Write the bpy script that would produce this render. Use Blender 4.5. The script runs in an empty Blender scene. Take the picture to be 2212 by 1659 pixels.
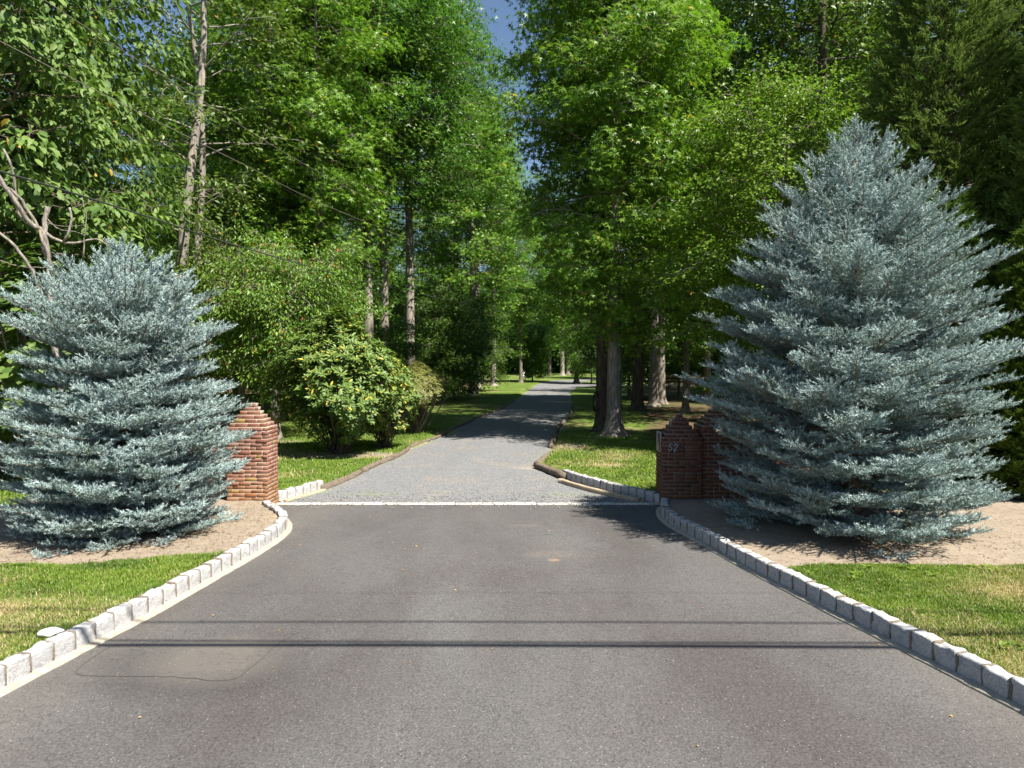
import bpy, math, numpy as np
from math import radians as R, sin, cos, tan, pi, sqrt, atan2

S = bpy.context.scene
COL = S.collection

# ------------------------------------------------------------------ camera
CAM_H = 2.6
F = 1500.0                      # focal length in the pixels of a 2212 x 1659 frame
PITCH = math.atan((829.5 - 780.0) / F)
cd = bpy.data.cameras.new('camera')
cam = bpy.data.objects.new('camera', cd); COL.objects.link(cam)
cam.location = (0, 0, CAM_H)
cam.rotation_euler = (R(90) - PITCH, 0, 0)
cd.sensor_width = 36.0
cd.lens = F / 2212.0 * 36.0
cd.clip_start = 0.05
cd.clip_end = 2000
S.camera = cam

# ------------------------------------------------------------------ world and sun
SUN_EL = R(55)
SUN_H = (0.77, -0.638)           # horizontal direction towards the sun
w = bpy.data.worlds.new("World"); S.world = w; w.use_nodes = True
nt = w.node_tree; nt.nodes.clear()
sky = nt.nodes.new('ShaderNodeTexSky'); sky.sky_type = 'NISHITA'; sky.sun_disc = False
sky.sun_elevation = SUN_EL
sky.sun_rotation = atan2(SUN_H[0], SUN_H[1])
sky.air_density = 1.0; sky.dust_density = 0.25; sky.ozone_density = 2.4
bg = nt.nodes.new('ShaderNodeBackground'); bg.inputs[1].default_value = 0.06
wo = nt.nodes.new('ShaderNodeOutputWorld')
nt.links.new(sky.outputs[0], bg.inputs[0]); nt.links.new(bg.outputs[0], wo.inputs[0])
ld = bpy.data.lights.new('sun', 'SUN'); ld.energy = 5.0; ld.angle = R(0.5); ld.color = (1.0, 0.95, 0.86)
sun = bpy.data.objects.new('sun', ld); COL.objects.link(sun)
from mathutils import Vector
sv = Vector((SUN_H[0] * cos(SUN_EL), SUN_H[1] * cos(SUN_EL), sin(SUN_EL)))
sun.rotation_euler = sv.to_track_quat('Z', 'Y').to_euler()
sun.location = (20, -20, 40)
S.view_settings.view_transform = 'Standard'
S.view_settings.look = 'None'
S.view_settings.exposure = 1.3
S.view_settings.gamma = 1.0
try:
    S.cycles.max_bounces = 6; S.cycles.diffuse_bounces = 3; S.cycles.glossy_bounces = 2
    S.cycles.transmission_bounces = 4; S.cycles.transparent_max_bounces = 4
    S.cycles.sample_clamp_indirect = 8.0
except Exception:
    pass

# ------------------------------------------------------------------ pixel -> world helpers
CP, SP = cos(PITCH), sin(PITCH)
def ray(u, v):
    a = (u - 1106.0) / F; b = (829.5 - v) / F
    return np.array((a, CP + b * SP, -SP + b * CP))
def G(u, v, z=0.0):
    d = ray(u, v); t = (z - CAM_H) / d[2]
    return (d[0] * t, d[1] * t)
def P(u, v, Y):
    d = ray(u, v); t = Y / d[1]
    return np.array((d[0] * t, Y, CAM_H + d[2] * t))

# ------------------------------------------------------------------ object helpers
def tag(o, label=None, cat=None, group=None, kind=None):
    if label: o['label'] = label
    if cat: o['category'] = cat
    if group: o['group'] = group
    if kind: o['kind'] = kind
    return o
def empty(name, loc=(0, 0, 0), rz=0.0, scale=1.0):
    o = bpy.data.objects.new(name, None); COL.objects.link(o)
    o.location = loc; o.rotation_euler = (0, 0, rz); o.scale = (scale,) * 3
    o.empty_display_size = 0.3
    return o
def link_mesh(name, me, parent=None):
    o = bpy.data.objects.new(name, me); COL.objects.link(o)
    if parent is not None: o.parent = parent
    return o
class MB:
    """collects geometry (numpy) and builds one mesh"""
    def __init__(s): s.v = []; s.f = []; s.n = 0; s.a = []
    def add(s, verts, faces, attr=None):
        verts = np.asarray(verts, np.float32).reshape(-1, 3)
        faces = [np.asarray(f, np.int32) for f in (faces if isinstance(faces, (list, tuple)) else [faces])]
        s.v.append(verts)
        for f in faces:
            if len(f): s.f.append(f + s.n)
        s.n += len(verts)
        if attr is None: attr = np.zeros(len(verts), np.float32)
        s.a.append(np.broadcast_to(np.asarray(attr, np.float32), (len(verts),)).copy())
    def mesh(s, name, mat, smooth=False):
        me = bpy.data.meshes.new(name)
        V = np.concatenate(s.v); me.vertices.add(len(V)); me.vertices.foreach_set('co', V.ravel())
        nl = sum(f.size for f in s.f); nf = sum(f.shape[0] for f in s.f)
        me.loops.add(nl); me.polygons.add(nf)
        me.loops.foreach_set('vertex_index', np.concatenate([f.ravel() for f in s.f]))
        tot = np.concatenate([np.full(f.shape[0], f.shape[1], np.int32) for f in s.f])
        st = np.concatenate([[0], np.cumsum(tot)[:-1]]).astype(np.int32)
        me.polygons.foreach_set('loop_start', st)
        me.polygons.foreach_set('loop_total', tot)
        if smooth: me.polygons.foreach_set('use_smooth', np.ones(nf, bool))
        at = me.attributes.new('rnd', 'FLOAT', 'POINT'); at.data.foreach_set('value', np.concatenate(s.a))
        me.update(calc_edges=True)
        me.materials.append(mat)
        return me
    def obj(s, name, mat, parent=None, smooth=False):
        return link_mesh(name, s.mesh(name, mat, smooth), parent)

def unit(a):
    a = np.asarray(a, float); return a / np.maximum(np.linalg.norm(a, axis=-1, keepdims=True), 1e-9)
def tube(mb, pts, rad, n=8, attr=0.0, cap=True, flare=None, wob=0.0, seed=0):
    pts = np.asarray(pts, float); m = len(pts)
    rad = np.broadcast_to(np.asarray(rad, float), (m,))
    t = unit(np.gradient(pts, axis=0))
    ref = np.array((0, 0, 1.0)) if abs(t[0][2]) < 0.9 else np.array((1.0, 0, 0))
    u = unit(np.cross(t, ref)); v = np.cross(t, u)
    for i in range(1, m):
        if np.dot(u[i], u[i-1]) < 0: u[i] = -u[i]; v[i] = -v[i]
    th = np.arange(n) * 2 * pi / n
    rr = np.ones((m, n))
    if wob:
        r_ = np.random.default_rng(seed)
        rr += wob * (np.cos(th * 3 + r_.uniform(0, 6)) * .6 + np.cos(th * 5 + np.linspace(0, 3, m)[:, None] + r_.uniform(0, 6)) * .5)
    if flare is not None: rr = rr + flare
    V = pts[:, None, :] + (rad[:, None] * rr)[..., None] * (np.cos(th)[None, :, None] * u[:, None, :] + np.sin(th)[None, :, None] * v[:, None, :])
    i = np.arange(m - 1)[:, None] * n; j = np.arange(n)[None, :]; j2 = (j + 1) % n
    Q = np.stack([i + j, i + j2, i + n + j2, i + n + j], -1).reshape(-1, 4)
    V = V.reshape(-1, 3); fs = [Q]
    if cap:
        V = np.vstack([V, pts[0], pts[-1]]); a, b = m * n, m * n + 1
        jj = np.arange(n); jn = (jj + 1) % n
        fs.append(np.stack([jn, jj, np.full(n, a)], -1)); fs.append(np.stack([(m-1)*n + jj, (m-1)*n + jn, np.full(n, b)], -1))
    mb.add(V, fs, attr)
def box(mb, c, s, rz=0.0, attr=0.0, jit=0.0, rng=None, bev=0.0):
    """box with optional chamfer and irregular corners; c = centre, s = full size"""
    hx, hy, hz = s[0] / 2, s[1] / 2, s[2] / 2
    if bev <= 0:
        V = np.array([(x, y, z) for z in (-hz, hz) for y in (-hy, hy) for x in (-hx, hx)], float)
        Fq = [(0, 2, 3, 1), (4, 5, 7, 6), (0, 1, 5, 4), (2, 6, 7, 3), (0, 4, 6, 2), (1, 3, 7, 5)]
        fs = [np.array(Fq)]
    else:
        b = bev; V = []; idx = {}
        for sz in (-1, 1):
            for sy in (-1, 1):
                for sx in (-1, 1):
                    for ax in range(3):
                        p = [sx * (hx - b), sy * (hy - b), sz * (hz - b)]
                        p[ax] = (sx * hx, sy * hy, sz * hz)[ax]
                        idx[(sx, sy, sz, ax)] = len(V); V.append(p)
        V = np.array(V, float); q = []; t3 = []
        for ax in range(3):
            o1, o2 = [a for a in range(3) if a != ax]
            for sg in (-1, 1):
                def k(s1, s2):
                    t = [0, 0, 0]; t[ax] = sg; t[o1] = s1; t[o2] = s2; return idx[(t[0], t[1], t[2], ax)]
                l = [k(-1, -1), k(1, -1), k(1, 1), k(-1, 1)]
                if (sg > 0) != (ax != 1): l = l[::-1]
                q.append(l)
        for ax in range(3):
            o1, o2 = [a for a in range(3) if a != ax]
            for s1 in (-1, 1):
                for s2 in (-1, 1):
                    def kk(e, face):
                        t = [0, 0, 0]; t[ax] = e; t[o1] = s1; t[o2] = s2; return idx[(t[0], t[1], t[2], face)]
                    q.append([kk(-1, o1), kk(1, o1), kk(1, o2), kk(-1, o2)])
        for sx in (-1, 1):
            for sy in (-1, 1):
                for sz in (-1, 1):
                    t3.append([idx[(sx, sy, sz, a)] for a in range(3)])
        # orient outwards
        def fix(fl):
            out = []
            for f in fl:
                p = V[list(f)]; nrm = np.cross(p[1] - p[0], p[2] - p[0])
                out.append(f if np.dot(nrm, p.mean(0)) > 0 else f[::-1])
            return np.array(out)
        fs = [fix(q), fix(t3)]
    if jit and rng is not None: 
        if bev > 0:
            corner = rng.normal(0, jit, (8, 3)); V = V + np.repeat(corner, 3, axis=0) + rng.normal(0, jit * .35, V.shape)
        else: V = V + rng.normal(0, jit, V.shape)
    cz, sz_ = cos(rz), sin(rz)
    V = np.stack([V[:, 0] * cz - V[:, 1] * sz_, V[:, 0] * sz_ + V[:, 1] * cz, V[:, 2]], -1) + np.asarray(c, float)
    mb.add(V, fs, attr)

# ------------------------------------------------------------------ node helpers
def new_mat(name):
    m = bpy.data.materials.new(name); m.use_nodes = True
    m.node_tree.nodes.clear(); return m, m.node_tree
class N:
    def __init__(s, t): s.t = t
    def n(s, typ, **kw):
        x = s.t.nodes.new(typ)
        for k, v in kw.items():
            if k.startswith('i_'): x.inputs[k[2:].replace('_', ' ')].default_value = v
            elif k.startswith('n_'): x.inputs[int(k[2:])].default_value = v
            else: setattr(x, k, v)
        return x
    def l(s, a, b): s.t.links.new(a, b)
    def coords(s, scale=(1, 1, 1), world=False):
        if world:
            g = s.n('ShaderNodeNewGeometry'); src = g.outputs['Position']
        else:
            g = s.n('ShaderNodeTexCoord'); src = g.outputs['Object']
        m = s.n('ShaderNodeMapping'); m.inputs['Scale'].default_value = scale; s.l(src, m.inputs['Vector']); return m.outputs[0]
    def noise(s, vec, scale, detail=3.0, rough=0.55, dist=0.0):
        x = s.n('ShaderNodeTexNoise'); x.inputs['Scale'].default_value = scale; x.inputs['Detail'].default_value = detail
        x.inputs['Roughness'].default_value = rough; x.inputs['Distortion'].default_value = dist
        s.l(vec, x.inputs['Vector']); return x.outputs[0]
    def vor(s, vec, scale, out='Distance', feature='F1'):
        x = s.n('ShaderNodeTexVoronoi'); x.feature = feature; x.inputs['Scale'].default_value = scale; s.l(vec, x.inputs['Vector']); return x.outputs[out]
    def ramp(s, fac, stops):
        x = s.n('ShaderNodeValToRGB'); e = x.color_ramp.elements
        while len(e) > 1: e.remove(e[-1])
        e[0].position = stops[0][0]; e[0].color = (*stops[0][1], 1) if len(stops[0][1]) == 3 else stops[0][1]
        for p, c in stops[1:]:
            k = e.new(p); k.color = (*c, 1)
        s.l(fac, x.inputs[0]); return x.outputs[0]
    def g(s, fac, a, b):            # grey ramp 0..1 between a and b
        x = s.n('ShaderNodeMapRange'); x.inputs[1].default_value = a; x.inputs[2].default_value = b; s.l(fac, x.inputs[0]); return x.outputs[0]
    def mix(s, fac, a, b, mode='MIX'):
        x = s.n('ShaderNodeMix', data_type='RGBA', blend_type=mode)
        for sock, val in ((0, fac), (6, a), (7, b)):
            if isinstance(val, (int, float)): x.inputs[sock].default_value = val
            elif isinstance(val, tuple): x.inputs[sock].default_value = (*val, 1)
            else: s.l(val, x.inputs[sock])
        return x.outputs[2]
    def math(s, op, a, b=None):
        x = s.n('ShaderNodeMath', operation=op)
        for i, val in enumerate((a, b)):
            if val is None: continue
            if isinstance(val, (int, float)): x.inputs[i].default_value = val
            else: s.l(val, x.inputs[i])
        return x.outputs[0]
    def attr(s, name): return s.n('ShaderNodeAttribute', attribute_name=name).outputs['Fac']
    def bump(s, h, strength=0.5, dist=0.01):
        x = s.n('ShaderNodeBump'); x.inputs['Strength'].default_value = strength; x.inputs['Distance'].default_value = dist
        s.l(h, x.inputs['Height']); return x.outputs[0]
    def pbr(s, col, rough=0.85, normal=None, spec=0.3, metal=0.0):
        b = s.n('ShaderNodeBsdfPrincipled')
        if isinstance(col, tuple): b.inputs['Base Color'].default_value = (*col, 1)
        else: s.l(col, b.inputs['Base Color'])
        if isinstance(rough, (int, float)): b.inputs['Roughness'].default_value = rough
        else: s.l(rough, b.inputs['Roughness'])
        b.inputs['Specular IOR Level'].default_value = spec; b.inputs['Metallic'].default_value = metal
        if normal is not None: s.l(normal, b.inputs['Normal'])
        return b.outputs[0]
    def out(s, sh):
        o = s.n('ShaderNodeOutputMaterial'); s.l(sh, o.inputs[0])

def mat_leaf(name, c_lo, c_hi, c_odd=None, odd=0.02, trans=0.45, rough=0.42, spec=0.35, tint=(1.0, 1.15, 0.55), clump=0.5):
    m, t = new_mat(name); n = N(t)
    r = n.attr('rnd')
    col = n.mix(r, c_lo, c_hi)
    co = n.coords(); big = n.noise(co, clump, 2.0)
    col = n.mix(n.g(big, .35, .7), col, n.mix(1.0, col, (.80, .86, .9), 'MULTIPLY'))
    oi = n.n('ShaderNodeObjectInfo')
    hs = n.n('ShaderNodeHueSaturation'); n.l(col, hs.inputs['Color'])
    n.l(n.g(oi.outputs['Random'], -60.0, 63.0), hs.inputs['Hue'])
    vv = n.n('ShaderNodeMapRange'); vv.inputs[3].default_value = .88; vv.inputs[4].default_value = 1.12; n.l(oi.outputs['Random'], vv.inputs[0]); n.l(vv.outputs[0], hs.inputs['Value'])
    col = hs.outputs[0]
    if c_odd: col = n.mix(n.math('GREATER_THAN', r, 1.0 - odd), col, c_odd)
    p = n.pbr(col, rough, spec=spec)
    tr = n.n('ShaderNodeBsdfTranslucent'); n.l(n.mix(1.0, col, tint, 'MULTIPLY'), tr.inputs[0])
    mx = n.n('ShaderNodeMixShader'); mx.inputs[0].default_value = trans
    n.l(p, mx.inputs[1]); n.l(tr.outputs[0], mx.inputs[2]); n.out(mx.outputs[0]); return m
def mat_bark(name, a, b, sx=9.0, sz=1.6, moss=None):
    m, t = new_mat(name); n = N(t)
    co = n.coords((sx, sx, sz)); h = n.noise(co, 1.6, 5.0, .65, .6); h2 = n.noise(n.coords((3, 3, 1.2)), 1.0, 3.0)
    col = n.mix(n.g(h, .35, .65), a, b)
    col = n.mix(n.g(h2, .52, .66), col, n.mix(1.0, col, (1.25, 1.2, 1.1), 'MULTIPLY'))
    if moss: col = n.mix(n.math('MULTIPLY', n.g(n.noise(co, .5, 3.0), .52, .68), .6), col, moss)
    n.out(n.pbr(col, .9, n.bump(h, .9, .03), spec=.2)); return m
def mat_simple(name, a, b, scale=8.0, rough=.85, bump=.3, bd=.01, stretch=(1, 1, 1), spec=.3, metal=0.0, detail=4.0):
    m, t = new_mat(name); n = N(t); co = n.coords(stretch); h = n.noise(co, scale, detail, .6)
    n.out(n.pbr(n.mix(n.g(h, .3, .7), a, b), rough, n.bump(h, bump, bd), spec, metal)); return m

# ------------------------------------------------------------------ value noise for numpy masks
def vnoise(x, y, sc, seed):
    r = np.random.default_rng(seed); T = r.random((256, 256))
    x = x / sc + 1000.3; y = y / sc + 1000.7
    xi = np.floor(x).astype(int); yi = np.floor(y).astype(int); fx = x - xi; fy = y - yi
    fx = fx * fx * (3 - 2 * fx); fy = fy * fy * (3 - 2 * fy)
    g = lambda a, b: T[a % 256, b % 256]
    return (g(xi, yi) * (1-fx) + g(xi+1, yi) * fx) * (1-fy) + (g(xi, yi+1) * (1-fx) + g(xi+1, yi+1) * fx) * fy
def fnoise(x, y, sc, seed, o=3):
    s = 0; a = .5
    for k in range(o): s = s + a * vnoise(x, y, sc / 2**k, seed + k); a *= .5
    return s / (1 - .5**o)
def poly_sd(x, y, poly):
    """signed distance to polygon (negative inside)"""
    P_ = np.asarray(poly, float); n = len(P_); d = np.full(x.shape, 1e9); ins = np.zeros(x.shape, bool)
    for i in range(n):
        a = P_[i]; b = P_[(i+1) % n]; e = b - a
        t = np.clip(((x-a[0])*e[0] + (y-a[1])*e[1]) / max(e @ e, 1e-9), 0, 1)
        d = np.minimum(d, np.hypot(x - a[0] - t*e[0], y - a[1] - t*e[1]))
        c = ((a[1] > y) != (b[1] > y)) & (x < (b[0]-a[0]) * (y-a[1]) / ((b[1]-a[1]) if b[1] != a[1] else 1e-9) + a[0])
        ins ^= c
    return np.where(ins, -d, d)

# ------------------------------------------------------------------ layout lines (world, metres)
def smooth_line(pts, step):
    """Catmull-Rom resample"""
    p = np.asarray(pts, float); p = np.vstack([2*p[0]-p[1], p, 2*p[-1]-p[-2]]); out = []
    for i in range(1, len(p) - 2):
        for t in np.linspace(0, 1, 12, endpoint=False):
            a, b, c, d = p[i-1], p[i], p[i+1], p[i+2]
            out.append(.5*((2*b) + (-a+c)*t + (2*a-5*b+4*c-d)*t*t + (-a+3*b-3*c+d)*t**3))
    out.append(p[-2]); out = np.array(out)
    s = np.concatenate([[0], np.cumsum(np.linalg.norm(np.diff(out, axis=0), axis=1))])
    k = max(2, int(round(s[-1] / step)) + 1); q = np.linspace(0, s[-1], k)
    return np.stack([np.interp(q, s, out[:, j]) for j in range(out.shape[1])], -1)
def offset(line, d):
    t = unit(np.gradient(line, axis=0)); return line + d * np.stack([-t[:, 1], t[:, 0]], -1)

# front faces of the two apron curbs, from near to the piers (where stone meets the concrete strip)
CURB_L = [(-4.42, 2.9), (-4.2, 4.3), (-4.01, 5.45), (-3.93, 5.91), (-3.82, 6.52), (-3.71, 7.14), (-3.58, 8.19), (-3.46, 9.26), (-3.42, 10.1), (-3.47, 10.62), (-3.66, 11.15), (-3.95, 11.6), (-4.2, 11.95)]
CURB_R = [(4.38, 2.9), (4.02, 4.2), (3.76, 5.33), (3.54, 6.23), (3.26, 7.33), (2.94, 8.7), (2.71, 9.9), (2.56, 10.6), (2.49, 11.2), (2.53, 11.75), (2.64, 12.2)]
BACK_L = [(-4.3, 12.72), (-4.05, 13.3), (-3.82, 14.02)]
BACK_R = [(2.72, 12.5), (2.25, 13.2), (1.75, 14.05), (1.38, 14.75), (1.12, 15.4)]
GRAV_L = [(-4.3, 12.6), (-3.82, 14.0), (-3.47, 16.3), (-3.1, 18.5), (-3.0, 20.2), (-2.7, 21.7), (-2.24, 25.8), (-1.76, 30.7), (-.74, 36.8), (-.13, 41.0), (.68, 51.3), (1.24, 58.0), (2.5, 73.6), (3.6, 84.0), (5.5, 92.0), (9.0, 97.0), (16, 99.5), (40, 101)]
GRAV_R = [(2.72, 12.5), (2.25, 13.2), (1.75, 14.05), (1.38, 14.75), (1.12, 15.4), (.58, 17.0), (1.09, 20.0), (1.65, 24.8), (2.7, 32.5), (3.5, 41.0), (4.2, 50.0), (4.8, 58.0), (6.2, 67.0), (8.5, 71), (14, 72.5), (30, 73.5), (40, 74), (40, 77.5), (30, 77), (14, 76), (9.3, 76.5), (8.0, 80), (8.6, 86), (11, 91.5), (18, 94.5), (40, 96)]

FARX = 70
apron = [(-4.37, 12.6)] + [tuple(p) for p in offset(np.array(CURB_L), .07)[::-1]] + [(-4.9, 2.2), (-8, .6), (-FARX, 0.2), (-FARX, -9), (FARX, -9), (FARX, 0.2), (8, .6), (4.9, 2.2)] + [tuple(p) for p in offset(np.array(CURB_R), -.07)] + [(2.78, 12.6)]
gravel = [tuple(p) for p in GRAV_L] + [tuple(p) for p in GRAV_R[::-1]]

# ------------------------------------------------------------------ materials: ground
def mat_ground():
    m, t = new_mat('ground_lawn'); n = N(t); co = n.coords(world=True)
    fine = n.noise(co, 38, 4, .7); mid = n.noise(co, 2.3, 4, .6); big = n.noise(co, .35, 3, .5)
    green = n.mix(n.g(fine, .3, .7), (.035, .07, .012), (.12, .19, .035))
    green = n.mix(n.g(mid, .35, .7), green, n.mix(1.0, green, (1.35, 1.15, .8), 'MULTIPLY'))
    straw = n.mix(n.g(fine, .3, .7), (.20, .15, .07), (.40, .31, .17))
    dry = n.attr('dry'); dirt = n.attr('dirt'); wood = n.attr('wood')
    grit = n.noise(co, 90, 3, .7); lump = n.noise(co, 9, 4, .65)
    soil = n.mix(n.g(grit, .3, .75), (.20, .16, .118), (.345, .285, .215))
    soil = n.mix(n.g(lump, .45, .75), soil, n.mix(1.0, soil, (.72, .68, .64), 'MULTIPLY'))
    soil = n.mix(n.g(n.noise(co, 1.1, 3), .4, .7), soil, n.mix(1.0, soil, (1.12, 1.12, 1.14), 'MULTIPLY'))
    spk = n.math('LESS_THAN', n.vor(co, 30), .12)
    soil = n.mix(n.math('MULTIPLY', spk, .6), soil, (.12, .08, .05))
    duff = n.mix(n.g(n.noise(co, 14, 5, .75), .3, .7), (.045, .030, .018), (.17, .115, .065))
    duff = n.mix(n.g(n.noise(co, .8, 4, .7), .50, .62), duff, n.mix(n.g(fine, .3, .7), (.03, .06, .012), (.08, .13, .03)))
    col = n.mix(dry, green, straw)
    wd = n.math('ADD', wood, n.math('MULTIPLY', n.math('SUBTRACT', mid, .5), .9))
    col = n.mix(n.g(wd, .35, .65), col, duff)
    dd = n.math('ADD', dirt, n.math('MULTIPLY', n.math('SUBTRACT', n.noise(co, 12, 4, .7), .5), .5))
    col = n.mix(n.g(dd, .42, .58), col, soil)
    h = n.mix(n.g(dd, .42, .58), fine, n.mix(.5, lump, grit))
    n.out(n.pbr(col, .95, n.bump(h, .8, .02), spec=.15)); return m
def mat_asphalt():
    m, t = new_mat('asphalt'); n = N(t); co = n.coords(world=True)
    f = n.noise(co, 120, 3, .7); f2 = n.noise(co, 48, 3, .65); big = n.noise(n.coords((.55, .28, 1), world=True), 1.0, 4, .55, .4)
    cell = n.vor(co, 85, 'Color')
    base = n.mix(n.g(f2, .32, .68), (.047, .045, .043), (.140, .134, .129))
    base = n.mix(.40, base, n.mix(n.g(n.n('ShaderNodeSeparateColor').outputs[0] if False else cell, .15, .85), (.030, .029, .028), (.150, .142, .135)))
    dark = n.mix(1.0, base, (.74, .69, .69), 'MULTIPLY')
    base = n.mix(n.g(big, .58, .36), base, dark)
    # two slightly polished, paler wheel bands running up the drive
    sx = n.n('ShaderNodeSeparateXYZ'); n.l(co, sx.inputs[0])
    ax = n.math('ABSOLUTE', sx.outputs[0])
    band = n.g(n.math('ADD', n.math('ABSOLUTE', n.math('SUBTRACT', ax, .75)), n.math('MULTIPLY', big, .9)), 1.15, .35)
    base = n.mix(n.math('MULTIPLY', band, .55), base, n.mix(1.0, base, (1.28, 1.30, 1.30), 'MULTIPLY'))
    # grey dust drifted in a shallow dip beside the left curb, and a rust-coloured chip further on
    def blob(cx, cy, rx, ry, w):
        mp = n.n('ShaderNodeMapping'); mp.inputs['Location'].default_value = (-cx / rx, -cy / ry, 0); mp.inputs['Scale'].default_value = (1 / rx, 1 / ry, 0); n.l(co, mp.inputs[0])
        ln = n.n('ShaderNodeVectorMath', operation='LENGTH'); n.l(mp.outputs[0], ln.inputs[0])
        d = n.math('ADD', ln.outputs['Value'], n.math('MULTIPLY', n.math('SUBTRACT', big, .5), 1.0))
        return n.math('MULTIPLY', n.g(d, 1.15, .45), w)
    base = n.mix(blob(-2.95, 5.75, 1.25, .55, .45), base, (.035, .032, .031))
    base = n.mix(blob(-2.62, 5.98, .62, .50, .55), base, (.15, .132, .112))
    base = n.mix(blob(.55, 9.0, .09, .07, .8), base, (.28, .19, .12))
    base = n.mix(blob(.5, 9.25, .40, .22, .35), base, (.17, .145, .12))
    base = n.mix(blob(.2, 10.9, .35, .10, .3), base, (.17, .145, .12))
    base = n.mix(n.math('MULTIPLY', n.g(n.noise(n.coords((1, .6, 1), world=True), .5, 3), .5, .75), .2), base, (.14, .125, .11))
    grit_ = n.math('MULTIPLY', n.g(n.math('ADD', ax, n.math('MULTIPLY', n.math('SUBTRACT', n.noise(co, 3.0, 4, .7), .5), .5)), 3.0, 3.5), .35)
    base = n.mix(grit_, base, n.mix(.5, base, (.16, .14, .115)))
    # pale chips
    sp = n.math('LESS_THAN', n.vor(co, 17), .085)
    base = n.mix(n.math('MULTIPLY', sp, .6), base, (.38, .35, .27))
    sp2 = n.math('LESS_THAN', n.vor(n.coords((1.7, 1.7, 1.7), world=True), 31), .10)
    base = n.mix(n.math('MULTIPLY', sp2, .5), base, (.36, .34, .31))
    # hairline crack along the edge of the dusty dip
    wv = n.noise(co, 1.4, 5, .7)
    ck = n.math('ABSOLUTE', n.math('SUBTRACT', wv, .5))
    base = n.mix(n.math('MULTIPLY', n.math('LESS_THAN', ck, .0030), .6), base, (.03, .028, .027))
    h = n.mix(.5, f, cell)
    n.out(n.pbr(base, .82, n.bump(h, .55, .006), spec=.35)); return m
def mat_gravel():
    m, t = new_mat('gravel'); n = N(t); co = n.coords(world=True)
    c1 = n.vor(co, 42, 'Color'); d1 = n.vor(co, 42); c2 = n.vor(co, 95, 'Color')
    col = n.mix(n.g(c1, .1, .9), (.062, .063, .066), (.255, .25, .245))
    col = n.mix(.35, col, n.mix(n.g(c2, .1, .9), (.05, .055, .065), (.32, .325, .335)))
    big = n.noise(co, .9, 4, .6)
    col = n.mix(n.g(big, .5, .75), col, n.mix(1.0, col, (1.22, 1.12, .98), 'MULTIPLY'))
    sx = n.n('ShaderNodeSeparateXYZ'); n.l(co, sx.inputs[0])
    dust = n.attr('dry'); moss = n.attr('dirt')
    nz = n.noise(co, 5, 5, .75)
    dm = n.math('ADD', dust, n.math('MULTIPLY', n.math('SUBTRACT', nz, .5), .8))
    col = n.mix(n.g(dm, .42, .75), col, n.mix(n.g(c2, .1, .9), (.22, .185, .15), (.36, .31, .25)))
    mm = n.math('ADD', moss, n.math('MULTIPLY', n.math('SUBTRACT', n.noise(co, 11, 5, .9), .5), 2.6))
    col = n.mix(n.math('MULTIPLY', n.g(mm, .5, .7), .85), col, n.mix(n.g(c2, .1, .9), (.12, .17, .02), (.30, .38, .06)))
    n.out(n.pbr(col, .9, n.bump(n.math('SUBTRACT', 1.0, d1), .8, .012), spec=.25)); return m

# ------------------------------------------------------------------ ground sheet
def grow(a, b, step, g, lim):
    out = [a]; s = step
    while abs(out[-1]) < abs(lim) if lim > 0 else out[-1] > lim:
        out.append(out[-1] + (s if lim > 0 else -s)); s *= g
    return out
xs = np.arange(-9.6, 9.61, .085)
ex = [9.6]; s_ = .1
while ex[-1] < 400: ex.append(ex[-1] + s_); s_ *= 1.09
xs = np.concatenate([-np.array(ex[1:])[::-1], xs, np.array(ex[1:])])
ys = np.arange(3.0, 20.0, .085); ey = [ys[-1]]; s_ = .09
while ey[-1] < 600: ey.append(ey[-1] + s_); s_ *= 1.018 if ey[-1] < 110 else 1.2
yb = [3.0]; s_ = .15
while yb[-1] > -40: yb.append(yb[-1] - s_); s_ *= 1.15
ys = np.concatenate([np.array(yb[1:])[::-1], ys, np.array(ey[1:])])
X, Y = np.meshgrid(xs, ys)
sd = np.minimum(poly_sd(X, Y, apron), poly_sd(X, Y, gravel))
front = 1 / (1 + np.exp((Y - 12.9) * 4))
back_h = np.where(((X < 0) & (Y < 14.1)) | ((X > 0) & (Y < 15.6)), .135, .075)
Z = np.where(sd < .02, -.10, np.where(Y < 12.6, .135, .012 + (back_h - .012) * np.clip(sd / .35, 0, 1)))
Z = Z + np.where(sd > .25, (fnoise(X, Y, 2.2, 5) - .5) * .05 + (fnoise(X, Y, .35, 9) - .5) * .018, 0)
Z = Z + np.where((sd > .5) & (np.abs(X) > 14), (fnoise(X, Y, 12, 15) - .5) * .5, 0) * np.clip((np.abs(X) - 14) / 15, 0, 1)
def bedmask(x, y):
    """bare-soil beds under the two spruces"""
    fl = np.interp(x, [-40, -9.5, -8.2, -7.3, -6.3, -5.35, -4.7, -4.1, -3.3], [9.2, 9.05, 8.92, 8.6, 8.25, 8.3, 8.55, 8.72, 8.9])
    fr = np.interp(x, [2.4, 3.0, 3.6, 4.2, 4.9, 6.0, 6.7, 7.4, 9, 40], [8.0, 8.15, 8.25, 8.3, 8.3, 8.2, 8.25, 8.5, 8.9, 9.5])
    wob = (fnoise(x, y, .8, 31) - .5) * .35
    L = np.clip((y - fl + wob) / .16 + .5, 0, 1) * np.clip((12.9 - y + wob) / .5, 0, 1) * (x < -3) * np.clip((x + 8.9 + wob * 3) / .8, 0, 1)
    R_ = np.clip((y - fr + wob) / .16 + .5, 0, 1) * np.clip((13.3 - y + wob) / .5, 0, 1) * (x > 2) * np.clip((15 - x) / 3, 0, 1)
    return np.maximum(L, R_)
dirt = bedmask(X, Y)
def gs(x, y, cx, cy, rx, ry): return np.exp(-((x - cx) / rx) ** 2 - ((y - cy) / ry) ** 2)
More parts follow.
